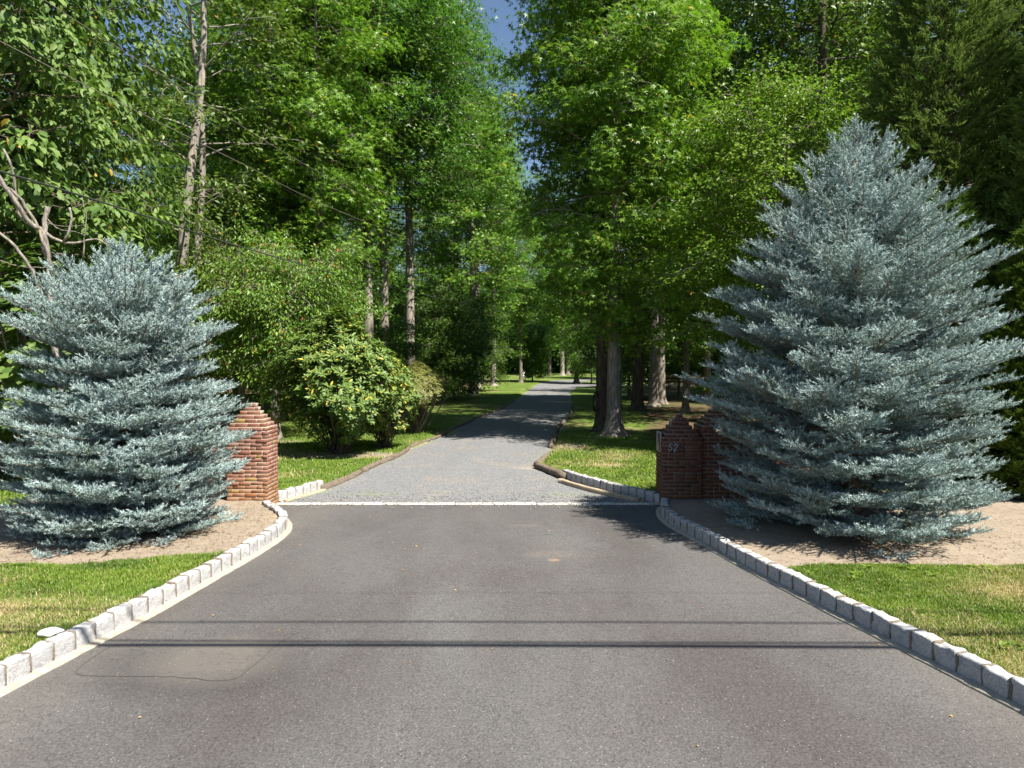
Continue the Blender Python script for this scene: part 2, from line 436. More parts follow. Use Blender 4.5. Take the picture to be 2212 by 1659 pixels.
bare = .75 * gs(X, Y, 1.75, 20.6, .9, 1.0) + .55 * gs(X, Y, 2.4, 16.7, .5, .35) + .8 * gs(X, Y, -2.9, 17.4, .45, 1.6) + .45 * gs(X, Y, 3.2, 22.3, 1.2, .5) \
     + .75 * gs(X, Y, -4.6, 18.8, 1.8, 1.0) + .6 * gs(X, Y, -7.4, 21.8, 1.6, .8)
dirt = np.maximum(dirt, bare * (Y > 12.6))
edge = np.clip(1 - sd / .28, 0, 1) * (Y > 13) * (fnoise(X, Y, 1.3, 77) > .42)
dirt = np.maximum(dirt, edge * .62)
def dryness(x, y):
    d = fnoise(x, y, 1.5, 41, 4)
    d = np.clip((d - .55) * 4.5, 0, 1) * .55
    d = np.maximum(d, gs(x, y, -5.05, 6.75, .45, .35)); d = np.maximum(d, .9 * gs(x, y, -5.9, 7.6, .35, .3))
    d = np.maximum(d, gs(x, y, 5.55, 7.35, .75, .42)); d = np.maximum(d, .9 * gs(x, y, 2.3, 16.8, .5, .4))
    d = np.maximum(d, .6 * gs(x, y, 6.3, 6.8, .4, .3)); d = np.maximum(d, .5 * gs(x, y, -4.5, 5.9, .4, .2))
    return d
dry = dryness(X, Y)
def woodmask(x, y):
    wl = np.interp(y, [0, 13, 20, 28, 45, 60, 90, 130], [-14, -11, -13, -9.5, -6.5, -3.4, -2.2, -8])
    wr = np.interp(y, [0, 13, 17, 22, 28, 60, 75, 100, 130], [10.5, 7.5, 5.4, 4.2, 5.5, 10, 16, 20, 20])
    return np.clip(np.maximum((wl - x), (x - wr)) / 1.6 + .5, 0, 1) * np.where(y > 132, 0, 1)
wood = woodmask(X, Y)
mb = MB(); ny, nx = X.shape
i = np.arange(ny - 1)[:, None] * nx; j = np.arange(nx - 1)[None, :]
mb.add(np.stack([X, Y, Z], -1).reshape(-1, 3), np.stack([i + j, i + j + 1, i + nx + j + 1, i + nx + j], -1).reshape(-1, 4))
gme = mb.mesh('lawn', mat_ground(), True)
for nm, arr in (('dirt', dirt), ('dry', dry), ('wood', wood)):
    a_ = gme.attributes.new(nm, 'FLOAT', 'POINT'); a_.data.foreach_set('value', arr.astype(np.float32).ravel())
tag(link_mesh('lawn', gme), kind='structure')

def flat_sheet(name, poly, z, mat, step=None):
    me = bpy.data.meshes.new(name)
    import bmesh
    bm = bmesh.new(); vs = [bm.verts.new((p[0], p[1], z)) for p in poly]
    f = bm.faces.new(vs); 
    if f.normal.z < 0: f.normal_flip()
    bmesh.ops.triangulate(bm, faces=[f]); bm.normal_update(); bm.to_mesh(me); bm.free(); me.materials.append(mat)
    return tag(link_mesh(name, me), kind='structure')
ap2 = [(p[0], p[1]) for p in apron]
flat_sheet('asphalt_road', ap2, 0.0, mat_asphalt())
# gravel drive as a grid strip so that masks can sit on it
gl = smooth_line(GRAV_L, .25); grr = smooth_line(GRAV_R, .25)
def strip_xy(y, line):
    return np.interp(y, line[:, 1], line[:, 0])
glm = gl[gl[:, 1] < 90]; grm = np.array([p for p in grr if True])
yy = np.concatenate([np.arange(12.50, 26, .1), 26 + np.cumsum(np.full(95, .1) * 1.032 ** np.arange(95))])
yy = yy[yy < 66]
grm = np.array(GRAV_R[:13]); glm = np.array(GRAV_L[:15])
xl = np.interp(yy, glm[:, 1], glm[:, 0]) - .12; xr = np.interp(yy, grm[:, 1], grm[:, 0]) + .12
tt = np.linspace(0, 1, 60)
GX = xl[:, None] + (xr - xl)[:, None] * tt[None, :]; GY = np.repeat(yy[:, None], 60, 1)
GZ = .004 + .03 * np.exp(-((tt[None, :] - .5) / .12) ** 2) * np.clip((GY - 14) / 3, 0, 1) + (fnoise(GX, GY, .5, 3) - .5) * .015 * np.clip((GY - 12.8), 0, 1)
mb = MB(); ny, nx = GX.shape; i = np.arange(ny - 1)[:, None] * nx; j = np.arange(nx - 1)[None, :]
mb.add(np.stack([GX, GY, GZ], -1).reshape(-1, 3), np.stack([i + j, i + j + 1, i + nx + j + 1, i + nx + j], -1).reshape(-1, 4))
gm_ = mat_gravel(); gme = mb.mesh('gravel_drive', gm_, True)
dl = GX - xl[:, None]; dr = xr[:, None] - GX
gd = np.clip(1 - dr / .9, 0, 1) * .42 * np.clip((19 - GY) / 3, 0, 1) + np.clip(1 - dl / .5, 0, 1) * .6 + .5 * gs(GX, GY, .2, 16.8, 1.2, .4) + .55 * gs(GX, GY, -.6, 14.6, .7, .12) + .5 * gs(GX, GY, -1.0, 15.6, .5, .12) + .5 * gs(GX, GY, -1.7, 14.9, .3, .12)
gmoss = .50 * gs(GX, GY, -2.75, 13.5, 1.0, .55) + .48 * gs(GX, GY, 1.1, 13.45, 1.1, .5) + .5 * gs(GX, GY, -1.0, 13.6, .15, .08) + .60 * np.clip(1 - dl / .6, 0, 1) * (GY < 26) + .55 * np.clip(1 - dr / .9, 0, 1) * (GY > 18) + .3 * np.clip(1 - dl / .8, 0, 1) * (GY > 24)
for nm, arr in (('dirt', gmoss), ('dry', gd)):
    a_ = gme.attributes.new(nm, 'FLOAT', 'POINT'); a_.data.foreach_set('value', arr.astype(np.float32).ravel())
tag(link_mesh('gravel_drive', gme), kind='structure')
far = [(np.interp(65.5, glm[:, 1], glm[:, 0]) - .1, 65.5)] + [p for p in GRAV_L if p[1] > 66] + [p for p in GRAV_R[::-1] if p[1] > 66.5] + [(np.interp(65.5, grm[:, 1], grm[:, 0]) + .1, 65.5)]
flat_sheet('side_drive', far, .03, gm_)

# old saw-cut seam around the dusty dip
sm = smooth_line([G(252, 1392), G(205, 1418), G(165, 1455), G(250, 1461), G(380, 1463), G(492, 1470), G(545, 1440), G(600, 1392), G(650, 1362)], .04)
sm = sm + np.random.default_rng(4).normal(0, .004, sm.shape)
mb = MB(); n_ = len(sm); wd_ = .003 + .003 * vnoise(sm[:, 0], sm[:, 1], .2, 9); o1_ = offset(sm, 1) - sm
V = np.vstack([np.column_stack([sm + o1_ * wd_[:, None], np.full(n_, .004)]), np.column_stack([sm - o1_ * wd_[:, None], np.full(n_, .004)])]); k_i = np.arange(n_ - 1)
mb.add(V, np.stack([k_i + n_, k_i + n_ + 1, k_i + 1, k_i], -1)); tag(mb.obj('asphalt_seam', mat_simple('seam_tar', (.062, .058, .054), (.085, .08, .075), 30)), kind='structure')

# ------------------------------------------------------------------ stone curbs
def mat_granite():
    m, t = new_mat('granite'); n = N(t); co = n.coords(world=True)
    oi = n.n('ShaderNodeObjectInfo')
    f = n.noise(co, 70, 5, .75); g = n.noise(n.coords((1, 1, 1.6), world=True), 14, 5, .7, .8)
    col = n.mix(n.g(f, .3, .65), (.24, .24, .25), (.54, .53, .51))
    col = n.mix(n.g(g, .50, .64), col, n.mix(1.0, col, (.66, .67, .71), 'MULTIPLY'))
    col = n.mix(n.math('MULTIPLY', n.g(n.noise(co, 5, 3), .5, .7), .3), col, (.50, .44, .36))
    col = n.mix(n.math('MULTIPLY', oi.outputs['Random'], .22), col, (.36, .36, .37))
    n.out(n.pbr(col, .8, n.bump(n.mix(.6, f, g), .9, .02), spec=.3)); return m
M_GRAN = mat_granite()
M_MORT = mat_simple('curb_mortar', (.11, .088, .066), (.20, .165, .125), 40, .95, .5, .01)
M_CONC = mat_simple('concrete', (.26, .225, .17), (.42, .37, .30), 22, .9, .5, .01)
def rough_block(seed, L_, W_, H_):
    import bmesh
    r = np.random.default_rng(seed)
    bm = bmesh.new(); bmesh.ops.create_cube(bm, size=1.0)
    bmesh.ops.scale(bm, vec=(L_, W_, H_), verts=bm.verts)
    bmesh.ops.bevel(bm, geom=list(bm.edges), offset=.018, segments=2, affect='EDGES', profile=.5)
    bmesh.ops.subdivide_edges(bm, edges=[e for e in bm.edges if e.calc_length() > .05], cuts=3, use_grid_fill=True)
    co = np.array([v.co[:] for v in bm.verts]); ph = r.uniform(0, 6, (6, 3)); fr = r.uniform(15, 60, (6, 3))
    d = np.zeros(len(co))
    for k in range(6): d += np.sin(co @ fr[k] + ph[k, 0]) * .0028
    nn = co / np.array((L_, W_, H_)); nn = unit(np.sign(nn) * np.abs(nn) ** 4)
    co2 = co + nn * d[:, None] + r.normal(0, .0022, co.shape)
    co2[:, 2] += (r.normal(0, .05) * co2[:, 0] + r.normal(0, .004)) * (co2[:, 2] > 0)
    for v, c in zip(bm.verts, co2): v.co = c
    bmesh.ops.triangulate(bm, faces=bm.faces)
    me = bpy.data.meshes.new('granite_block'); bm.to_mesh(me); bm.free()
    me.polygons.foreach_set('use_smooth', np.ones(len(me.polygons), bool)); me.materials.append(M_GRAN)
    return me
BLK = [rough_block(100 + k, .222, .125, .27) for k in range(9)]
def curb(line, side, label, strip=.075, blk=.236, hgt=.188, zbase=0.0, seed=1, back_soil=True):
    """side=+1: stones lie to the left of the line direction"""
    ln = smooth_line(line, blk); ctr = .5 * (ln[1:] + ln[:-1]); d = ln[1:] - ln[:-1]
    root = empty('stone_curb', (ctr[len(ctr)//2][0], ctr[len(ctr)//2][1], 0)); tag(root, label, 'curb')
    inv = np.array(root.location)
    r = np.random.default_rng(seed)
    for k, (c, dd) in enumerate(zip(ctr, d)):
        a = atan2(dd[1], dd[0]); nrm = np.array((-sin(a), cos(a))) * side
        o = link_mesh('granite_block', BLK[int(r.integers(len(BLK)))], root)
        q = c + nrm * (.0625 + r.normal(0, .003))
        o.location = (q[0] - inv[0], q[1] - inv[1], zbase + hgt - .135 + r.normal(0, .005))
        o.rotation_euler = (r.normal(0, .012), r.normal(0, .012), a + (pi if r.random() < .5 else 0) + r.normal(0, .02))
        o.scale = ((np.linalg.norm(dd) - .014) / .222 * r.uniform(.97, 1.0), r.uniform(.95, 1.06), 1)
    mj = MB()
    for k, p in enumerate(ln):
        t_ = unit(ln[min(k+1, len(ln)-1)] - ln[max(k-1, 0)]); a = atan2(t_[1], t_[0]); nrm = np.array((-sin(a), cos(a))) * side
        q = p + nrm * .064
        box(mj, (q[0] - inv[0], q[1] - inv[1], zbase + hgt / 2 - .03), (.030, .128, hgt + .066), a, jit=.003, rng=r, bev=.012)
    mj.obj('mortar_joint', M_MORT, root, True)
    if strip:
        fine = smooth_line(line, .06); o1 = offset(fine, side * .03); wv = (vnoise(fine[:, 0], fine[:, 1], .13, 3) - .5) * .016
        tt_ = unit(np.gradient(fine, axis=0)); o2 = fine - side * (strip + wv)[:, None] * np.stack([-tt_[:, 1], tt_[:, 0]], -1)
        n_ = len(fine); V = np.zeros((4 * n_, 3))
        V[0:n_, :2] = o1; V[0:n_, 2] = zbase + .028
        V[n_:2*n_, :2] = offset(fine, side * -.01) ; V[n_:2*n_, 2] = zbase + .026
        V[2*n_:3*n_, :2] = o2; V[2*n_:3*n_, 2] = zbase + .014
        V[3*n_:, :2] = o2 ; V[3*n_:, 2] = zbase - .03
        V[:, :2] -= inv[:2]
        ii = np.arange(n_ - 1); q = np.concatenate([np.stack([a_*n_ + ii, a_*n_ + ii + 1, (a_+1)*n_ + ii + 1, (a_+1)*n_ + ii], -1) for a_ in range(3)])
        if side < 0: q = q[:, ::-1]
        m_ = MB(); m_.add(V, q[:, ::-1]); m_.obj('concrete_strip', M_CONC, root)
    return root
curb(CURB_L, +1, 'white granite block curb curving along the left edge of the asphalt', seed=2)
curb(CURB_R, -1, 'grey and white granite block curb along the right edge of the asphalt', seed=3)
curb(BACK_L, +1, 'short row of white granite blocks behind the left brick pier beside the gravel', strip=.07, seed=4)
curb(BACK_R, -1, 'curved row of grey granite blocks in front of the sunlit lawn beside the right brick pier', strip=0, blk=.215, seed=5)
# pale strip of flush stones between asphalt and gravel
mb = MB(); r = np.random.default_rng(8); x = -4.3; 
while x < 2.75:
    l = r.uniform(.5, 1.5); l = min(l, 2.78 - x)
    box(mb, (x + l / 2, 12.57 + r.normal(0, .006), -.02), (l - .006, .155 + r.normal(0, .006), .07), 0, bev=.008, jit=.003, rng=r); x += l
tag(mb.obj('stone_band', mat_simple('pale_stone', (.40, .37, .32), (.58, .55, .50), 14, .85, .4, .008), None),
    'pale flush stone band across the drive between the asphalt and the gravel', 'paving band')

# ------------------------------------------------------------------ brick piers
def mat_brick(name, mul):
    m, t = new_mat(name); n = N(t); co = n.coords(world=True); r = n.attr('rnd')
    col = n.ramp(r, [(0.0, (.21, .085, .055)), (.25, (.27, .12, .085)), (.5, (.30, .155, .115)), (.72, (.22, .11, .08)), (.86, (.32, .11, .055)), (.95, (.13, .08, .065)), (1.0, (.32, .20, .06))])
    f = n.noise(co, 55, 4, .7); g = n.noise(co, 7, 3, .6)
    col = n.mix(n.g(f, .35, .75), col, n.mix(1.0, col, (.68, .66, .66), 'MULTIPLY'))
    # orange-yellow mineral staining of the lowest courses
    sx = n.n('ShaderNodeSeparateXYZ'); n.l(co, sx.inputs[0])
    low = n.math('MULTIPLY', n.g(n.math('ADD', sx.outputs[2], n.math('MULTIPLY', n.math('SUBTRACT', g, .5), 1.4)), .7, .1), .38)
    col = n.mix(low, col, (.36, .20, .06))
    lich = n.math('MULTIPLY', n.g(n.noise(co, 3.2, 3, .6), .58, .7), .45)
    col = n.mix(lich, col, n.mix(1.0, col, (.75, .95, .8), 'MULTIPLY'))
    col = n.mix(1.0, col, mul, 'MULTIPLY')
    n.out(n.pbr(col, .88, n.bump(n.mix(.5, f, g), .7, .012), spec=.2)); return m
M_BRICK = mat_brick('weathered_brick', (1.0, 1.0, 1.0))
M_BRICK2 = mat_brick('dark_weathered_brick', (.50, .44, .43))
M_BMORT = mat_simple('brick_mortar', (.27, .22, .155), (.40, .33, .25), 45, .95, .5, .006)
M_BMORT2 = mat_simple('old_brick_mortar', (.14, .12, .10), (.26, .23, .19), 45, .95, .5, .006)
CH = .0685
def pier(mbk, mbm, x0, x1, y0, y1, n, cap_n, step, seed, z0=0.0, ystep=None):
    """courses of real bricks; the last cap_n courses step inwards"""
    r = np.random.default_rng(seed); ystep = step if ystep is None else ystep
    for c in range(n):
        k = max(0, c - (n - cap_n) + 1) if cap_n else 0
        a0, a1, b0, b1 = x0 + step * k, x1 - step * k, y0 + ystep * k, y1 - ystep * k
        if a1 - a0 < .1: a0, a1 = (x0 + x1) / 2 - .07, (x0 + x1) / 2 + .07
        if b1 - b0 < .1: b0, b1 = (y0 + y1) / 2 - .06, (y0 + y1) / 2 + .06
        z = z0 + (c + .5) * CH
        box(mbm, ((a0+a1)/2, (b0+b1)/2, z), (a1-a0-.007, b1-b0-.007, CH - (0.004 if c == n-1 else 0)))
        W = .098
        def row(p0, p1, fixed, axis, fl):
            L_ = p1 - p0; q = p0
            first = .1 if (c % 2) ^ fl else .21
            while q < p1 - .012:
                l = first if q == p0 else (.21 if r.random() > .22 else .1)
                l = min(l, p1 - q)
                if p1 - (q + l) < .06: l = p1 - q
                out = abs(r.normal(0, .003)) + (.007 if r.random() < .08 else 0)
                e0 = .009 if (axis == 0 and q == p0) else 0.0; e1 = .009 if (axis == 0 and q + l > p1 - .02) else 0.0
                cc = q + (l + e1 - e0) / 2
                val = float(np.clip(r.beta(1.6, 1.9), 0, .97)) if r.random() > .04 else 1.0
                if axis == 0: box(mbk, (cc, fixed + (out if fixed < (b0+b1)/2 else -out) * -1, z + r.normal(0, .0015)), (l + e0 + e1 - .014, W, CH - .0145), 0, val, .0018, r, .0035)
                else: box(mbk, (fixed + (out if fixed > (a0+a1)/2 else -out), cc, z + r.normal(0, .0015)), (W, l - .014, CH - .0145), 0, val, .0018, r, .0035)
                q += l
        if b1 - b0 < .26:
            q = a0
            while q < a1 - .02:
                l = .21 if (q > a0 or c % 2) else .12
                l = min(l, a1 - q); l = a1 - q if a1 - q - l < .07 else l
                box(mbk, (q + l/2, (b0+b1)/2, z), (l - .012, b1 - b0, CH - .013), 0, r.beta(1.6, 1.9), .0018, r, .0035); q += l
        else:
            row(a0, a1, b0 + W/2, 0, 0); row(a0, a1, b1 - W/2, 0, 1)
            row(b0 + W + .004, b1 - W - .004, a1 - W/2, 1, 0); row(b0 + W + .004, b1 - W - .004, a0 + W/2, 1, 1)
def wall(mbk, mbm, p0, p1, n, seed, th=.2):
    """straight garden wall, one brick thick"""
    r = np.random.default_rng(seed); p0 = np.array(p0); p1 = np.array(p1); d = p1 - p0; L_ = np.linalg.norm(d); a = atan2(d[1], d[0]); t_ = d / L_
    for c in range(n):
        z = (c + .5) * CH; m_ = (p0 + p1) / 2
        box(mbm, (m_[0], m_[1], z), (L_ - .016, th - .02, CH - (0.004 if c == n-1 else 0)), a)
        q = 0.0
        while q < L_ - .02:
            l = min(.12 if (q == 0 and c % 2) else .21, L_ - q); l = L_ - q if L_ - q - l < .07 else l
            cc = p0 + t_ * (q + l / 2)
            box(mbk, (cc[0], cc[1], z), (l - .013, th, CH - .013), a, r.beta(1.6, 1.9), .0018, r, .0035); q += l
# left gateway
gl_ = empty('brick_gate_pier', (-4.65, 12.45, 0)); tag(gl_, 'sunlit red brick gate pier with stepped pyramid top beside the left spruce', 'brick pier')
a, b = MB(), MB()
pier(a, b, -5.02, -4.30, 12.16, 12.70, 27, 6, .044, 21)
wall(a, b, (-5.02, 12.52), (-6.9, 12.75), 17, 23)
for mbx, nm, mt in ((a, 'brickwork', M_BRICK), (b, 'mortar', M_BMORT)):
    o = mbx.obj(nm, mt, gl_); o.location = (4.65, -12.45, 0)
# right gateway: the lower pier with the number and, behind it, the taller pier and wall
g1 = empty('brick_gate_pier', (3.05, 12.5, 0)); tag(g1, 'dark brick pier carrying the metal number 52 with stepped pyramid top', 'brick pier')
a, b = MB(), MB()
pier(a, b, 2.68, 3.38, 12.30, 12.86, 24, 6, .048, 31, ystep=.040)
for mbx, nm, mt in ((a, 'brickwork', M_BRICK2), (b, 'mortar', M_BMORT2)):
    o = mbx.obj(nm, mt, g1); o.location = (-3.05, -12.5, 0)
g2 = empty('brick_gate_pier', (3.9, 12.6, 0)); tag(g2, 'taller dark brick pier with stepped top half hidden behind the right spruce', 'brick pier')
a, b = MB(), MB()
pier(a, b, 3.40, 4.30, 12.36, 12.98, 28, 7, .056, 33, ystep=.04)
wall(a, b, (4.30, 12.7), (5.9, 13.0), 18, 34)
for mbx, nm, mt in ((a, 'brickwork', M_BRICK2), (b, 'mortar', M_BMORT2)):
    o = mbx.obj(nm, mt, g2); o.location = (-3.9, -12.6, 0)
# number 52 in italic metal digits
M_DIG = mat_simple('digit_metal', (.34, .40, .46), (.46, .52, .58), 20, .35, .1, .002, metal=.4)
def digit(strokes, x, z, h, name):
    m_ = MB()
    for st, w0 in strokes:
        p = np.array(st, float) * h; p[:, 0] += p[:, 1] * .18
        p3 = smooth_line(np.stack([p[:, 0], p[:, 1] * 0, p[:, 1]], -1), .012)
        n_ = len(p3); wd = np.full(n_, w0 * h)
        tube(m_, p3 + np.array((x, 0, z)), wd, 6)
    o = m_.obj(name, M_DIG, g1, True); o.location = (-3.05, 12.281 - 12.5, 0); return o
DH = .125
digit([([(.12, 1), (.55, 1.0)], .05), ([(.12, 1), (.08, .62)], .05), ([(.08, .60), (.28, .66), (.48, .52), (.50, .28), (.32, .04), (.06, .02)], .055)], 2.765, 1.0, DH, 'number_five')
digit([([(.08, .74), (.14, .96), (.34, 1.02), (.50, .88), (.46, .64), (.26, .36), (.04, .04)], .052), ([(.04, .04), (.30, .05), (.56, .02)], .055)], 2.86, 1.0, DH, 'number_two')
# newspaper box set in the drive-side face
m_ = MB(); box(m_, (2.672, 12.58, 1.14), (.03, .30, .36), bev=.004); o = m_.obj('box_frame', mat_simple('weathered_frame', (.26, .22, .18), (.38, .33, .27), 12), g1); o.location = (-3.05, -12.5, 0)
m_ = MB(); box(m_, (2.655, 12.52, 1.145), (.02, .16, .31), bev=.003); o = m_.obj('box_door', mat_simple('navy_paint', (.015, .025, .06), (.02, .035, .09), 6, .3, .05), g1); o.location = (-3.05, -12.5, 0)

# ------------------------------------------------------------------ timber and log edging of the gravel drive
M_LOG = mat_simple('weathered_log', (.075, .055, .042), (.22, .175, .13), 6, .9, .9, .02, (1.4, 9, 9))
M_LOG2 = mat_simple('sawn_timber', (.26, .19, .12), (.46, .37, .26), 5, .85, .5, .008, (1.2, 10, 10))
def log(p0, p1, r0, r1, label, z=.05, seed=0, sawn=False, h=None, bow=0.0):
    p0 = np.array(p0, float); p1 = np.array(p1, float); d = p1 - p0; L_ = np.linalg.norm(d); a = atan2(d[1], d[0]); rr = np.random.default_rng(seed)
    m_ = MB()
    if sawn:
        n_ = 14; V = []
        for k in range(n_):
            x = -L_/2 + L_ * k / (n_-1); yb_ = bow * (1 - (2*k/(n_-1) - 1)**2) + rr.normal(0, .002)
            for (yy_, zz_) in ((-r0, -.06), (r0, -.06), (r0, r1-.012), (r0-.012, r1), (-r0+.012, r1), (-r0, r1-.012)):
                V.append((x, yy_ + yb_, zz_ + rr.normal(0, .0015)))
        i_ = np.arange(n_-1)[:, None] * 6; j_ = np.arange(6)[None, :]
        q = np.stack([i_+j_, i_+6+j_, i_+6+(j_+1) % 6, i_+(j_+1) % 6], -1).reshape(-1, 4)[:, ::-1]
        m_.add(V, [q, np.array([[0, 1, 2, 3, 4, 5]]), np.array([[(n_-1)*6+k for k in (5, 4, 3, 2, 1, 0)]])])
        o = m_.obj('landscape_timber', M_LOG2)
    else:
        n_ = max(8, int(L_ / .15)); t_ = np.linspace(0, 1, n_)
        pts = np.stack([-L_/2 + L_*t_, bow*(1-(2*t_-1)**2) + rr.normal(0, .008, n_), rr.normal(0, .006, n_)], -1)
        tube(m_, pts, (r0 + (r1-r0)*t_) * (1 + rr.normal(0, .11, n_)), 12, wob=.20, seed=seed)
        o = m_.obj('edging_log', M_LOG)
    o.location = ((p0[0]+p1[0])/2, (p0[1]+p1[1])/2, z); o.rotation_euler = (0, 0, a)
    tag(o, label, 'edging timber' if sawn else 'edging log', 'edging logs along the gravel drive'); return o
LP = [(-3.86, 13.85), (-3.50, 16.1), (-3.15, 18.4), (-3.05, 20.6), (-2.66, 22.6), (-2.35, 25.0), (-2.05, 27.7), (-1.72, 30.6), (-1.15, 34.2), (-.45, 38.6), (.1, 44)]
LL = ['cracked grey log at the near end of the row left of the gravel drive', 'long weathered log beside the bare soil under the big rhododendron', 'dark log left of the gravel drive next to the rhododendron',
      'split log at the bend left of the gravel drive', 'log left of the gravel drive where the tree shade starts', 'shaded log left of the drive, second after the bend', 'shaded log left of the drive, third after the bend',
      'thin shaded log left of the drive opposite the double trunk', 'thin shaded log left of the drive beyond the double trunk', 'farthest shaded log left of the drive']
for k in range(len(LP) - 1):
    a_, b_ = np.array(LP[k]), np.array(LP[k+1]); e = unit(b_ - a_) * .06
    log(a_ + e, b_ - e, .072 - .003*k, .062 - .003*k, LL[k], z=.035, seed=50 + k, bow=(.05 if k % 2 else -.05))
log((-4.22, 12.75), (-3.78, 13.9), .045, .03, 'low tan board in front of the short row of white blocks', z=.0, sawn=True)
log(G(1384, 1086), G(1210, 1042), .05, .085, 'bowed tan timber in front of the curved row of grey blocks', z=.0, sawn=True, bow=.10)
log(G(1222, 1036), G(1160, 1011), .10, .085, 'dark thick log at the end of the curved block row', z=.06, seed=71)
log(G(1160, 1008), G(1186, 985), .09, .07, 'pale broken stub of log at the corner of the sunlit lawn', z=.05, seed=72)
RP = [(1.16, 20.6), (1.48, 23.0), (1.62, 25.2), (2.1, 28.6), (2.85, 33.0), (3.35, 38.5)]
RL = ['rough log right of the drive at the start of the shade', 'knobbly log right of the drive before the double trunk', 'dark log right of the drive level with the double trunk', 'dark log right of the drive just past the double trunk', 'farthest log right of the drive']
for k in range(5):
    a_, b_ = np.array(RP[k]), np.array(RP[k+1]); e = unit(b_ - a_) * (.08 + .05 * (k % 2))
    log(a_ + e, b_ - e, .09 - .004*k, .07, RL[k], z=.04, seed=80 + k, bow=.06)

# ------------------------------------------------------------------ leaves: templates and scattering
def T_diamond(w=.33, fold=.10):
    return np.array([(0, 0, 0), (w, .42, fold), (0, 1, 0), (-w, .42, fold)]), [np.array([(0, 1, 2), (0, 2, 3)])]
def T_oval(w=.22, fold=.06, droop=.12):
    V = np.array([(0, 0, 0), (w*.8, .28, fold), (0, .33, 0), (-w*.8, .28, fold), (w, .66, fold-droop*.4), (0, .70, -droop*.4), (-w, .66, fold-droop*.4), (0, 1.0, -droop)])
    return V, [np.array([(0, 1, 2, 2), (0, 2, 3, 3)])[:, :3], np.array([(1, 4, 5, 2), (2, 5, 6, 3)]), np.array([(4, 7, 5), (5, 7, 6)])]
def T_star(lobes=5, spread=118):
    V = [(0, .30, 0)]; q = []
    angs = np.linspace(-spread, spread, lobes)
    half = angs[1] - angs[0]
    valley = [(sin(R(a)) * .20, .30 + cos(R(a)) * .20, .02) for a in np.concatenate([[angs[0] - half/2], (angs[1:] + angs[:-1]) / 2, [angs[-1] + half/2]])]
    for a in angs:
        L_ = .70 * (1 - .16 * abs(a) / spread); V.append((sin(R(a)) * L_, .30 + cos(R(a)) * L_, -.10))
    V += valley; nb = 1 + lobes
    for k in range(lobes): q.append((0, nb + k, 1 + k, nb + k + 1))
    return np.array(V), [np.array(q)[:, ::-1]]
def T_clump(n_=5, seed=0):
    """a handful of leaves on one twig for woods far away"""
    r = np.random.default_rng(seed); V = []; Fq = []
    for k in range(n_):
        a = r.uniform(0, 2*pi); c = np.array((cos(a) * .35, .3 + sin(a) * .35, r.uniform(-.2, .2))); d = unit(np.array((cos(a+.5), sin(a+.5), r.uniform(-.7, .2)))); s = unit(np.cross(d, r.normal(0, 1, 3)))
        b = len(V); V += [c, c + d*.22 + s*.13, c + d*.48, c + d*.22 - s*.13]; Fq += [(b, b+1, b+2), (b, b+2, b+3)]
    return np.array(V), [np.array(Fq)]
def scatter(mb, tmpl, pos, axis, nrm, size, rnd):
    """place template (x across, y along axis, z along normal)"""
    V, Fs = tmpl; pos = np.asarray(pos, float); axis = unit(axis); nrm = np.asarray(nrm, float)
    xax = unit(np.cross(axis, nrm)); nz = np.cross(xax, axis)
    size = np.broadcast_to(np.asarray(size, float), (len(pos),))
    W = pos[:, None, :] + size[:, None, None] * (V[None, :, 0:1] * xax[:, None] + V[None, :, 1:2] * axis[:, None] + V[None, :, 2:3] * nz[:, None])
    k = len(V); base = np.arange(len(pos))[:, None, None] * k
    fs = [(base + f[None]).reshape(-1, f.shape[1]) for f in Fs]
    mb.add(W.reshape(-1, 3), fs, np.repeat(rnd, k))

def pads_leaves(rng, centers, outdir, n_leaf, pad_r, size, tmpl, mb, droop=.35, thick=.10, tilt=.5, jitter=.5, hang=.45):
    m = len(centers); idx = np.repeat(np.arange(m), n_leaf); K = len(idx)
    r_ = np.sqrt(rng.random(K)); th = rng.uniform(0, 2*pi, K); pr = (pad_r * rng.uniform(.65, 1.25, m))[idx]
    loc = np.stack([np.cos(th) * r_, np.sin(th) * r_], -1)
    o = outdir[idx]; side = np.stack([-o[:, 1], o[:, 0], 0*o[:, 0]], -1)
    lp = (loc[:, :1] * o * 1.25 + loc[:, 1:] * side * .85) * pr[:, None]
    lp[:, 2] += -droop * r_**2 * pr - lp[:, 0]*o[:, 0]*tilt*.3 - lp[:, 1]*o[:, 1]*tilt*.3 + rng.normal(0, 1, K) * thick * pr
    pos = centers[idx] + lp
    dirn = unit(loc[:, :1] * o + loc[:, 1:] * side + .35 * o + rng.normal(0, .35, (K, 3))); dirn[:, 2] -= hang * rng.uniform(.3, 1.5, K)
    nrm = np.stack([lp[:, 0] * .5 / pr, lp[:, 1] * .5 / pr, np.ones(K)], -1) + o * tilt * .6 + rng.normal(0, jitter, (K, 3))
    scatter(mb, tmpl, pos, dirn, nrm, size * rng.uniform(.7, 1.25, K), rng.random(K).astype(np.float32))

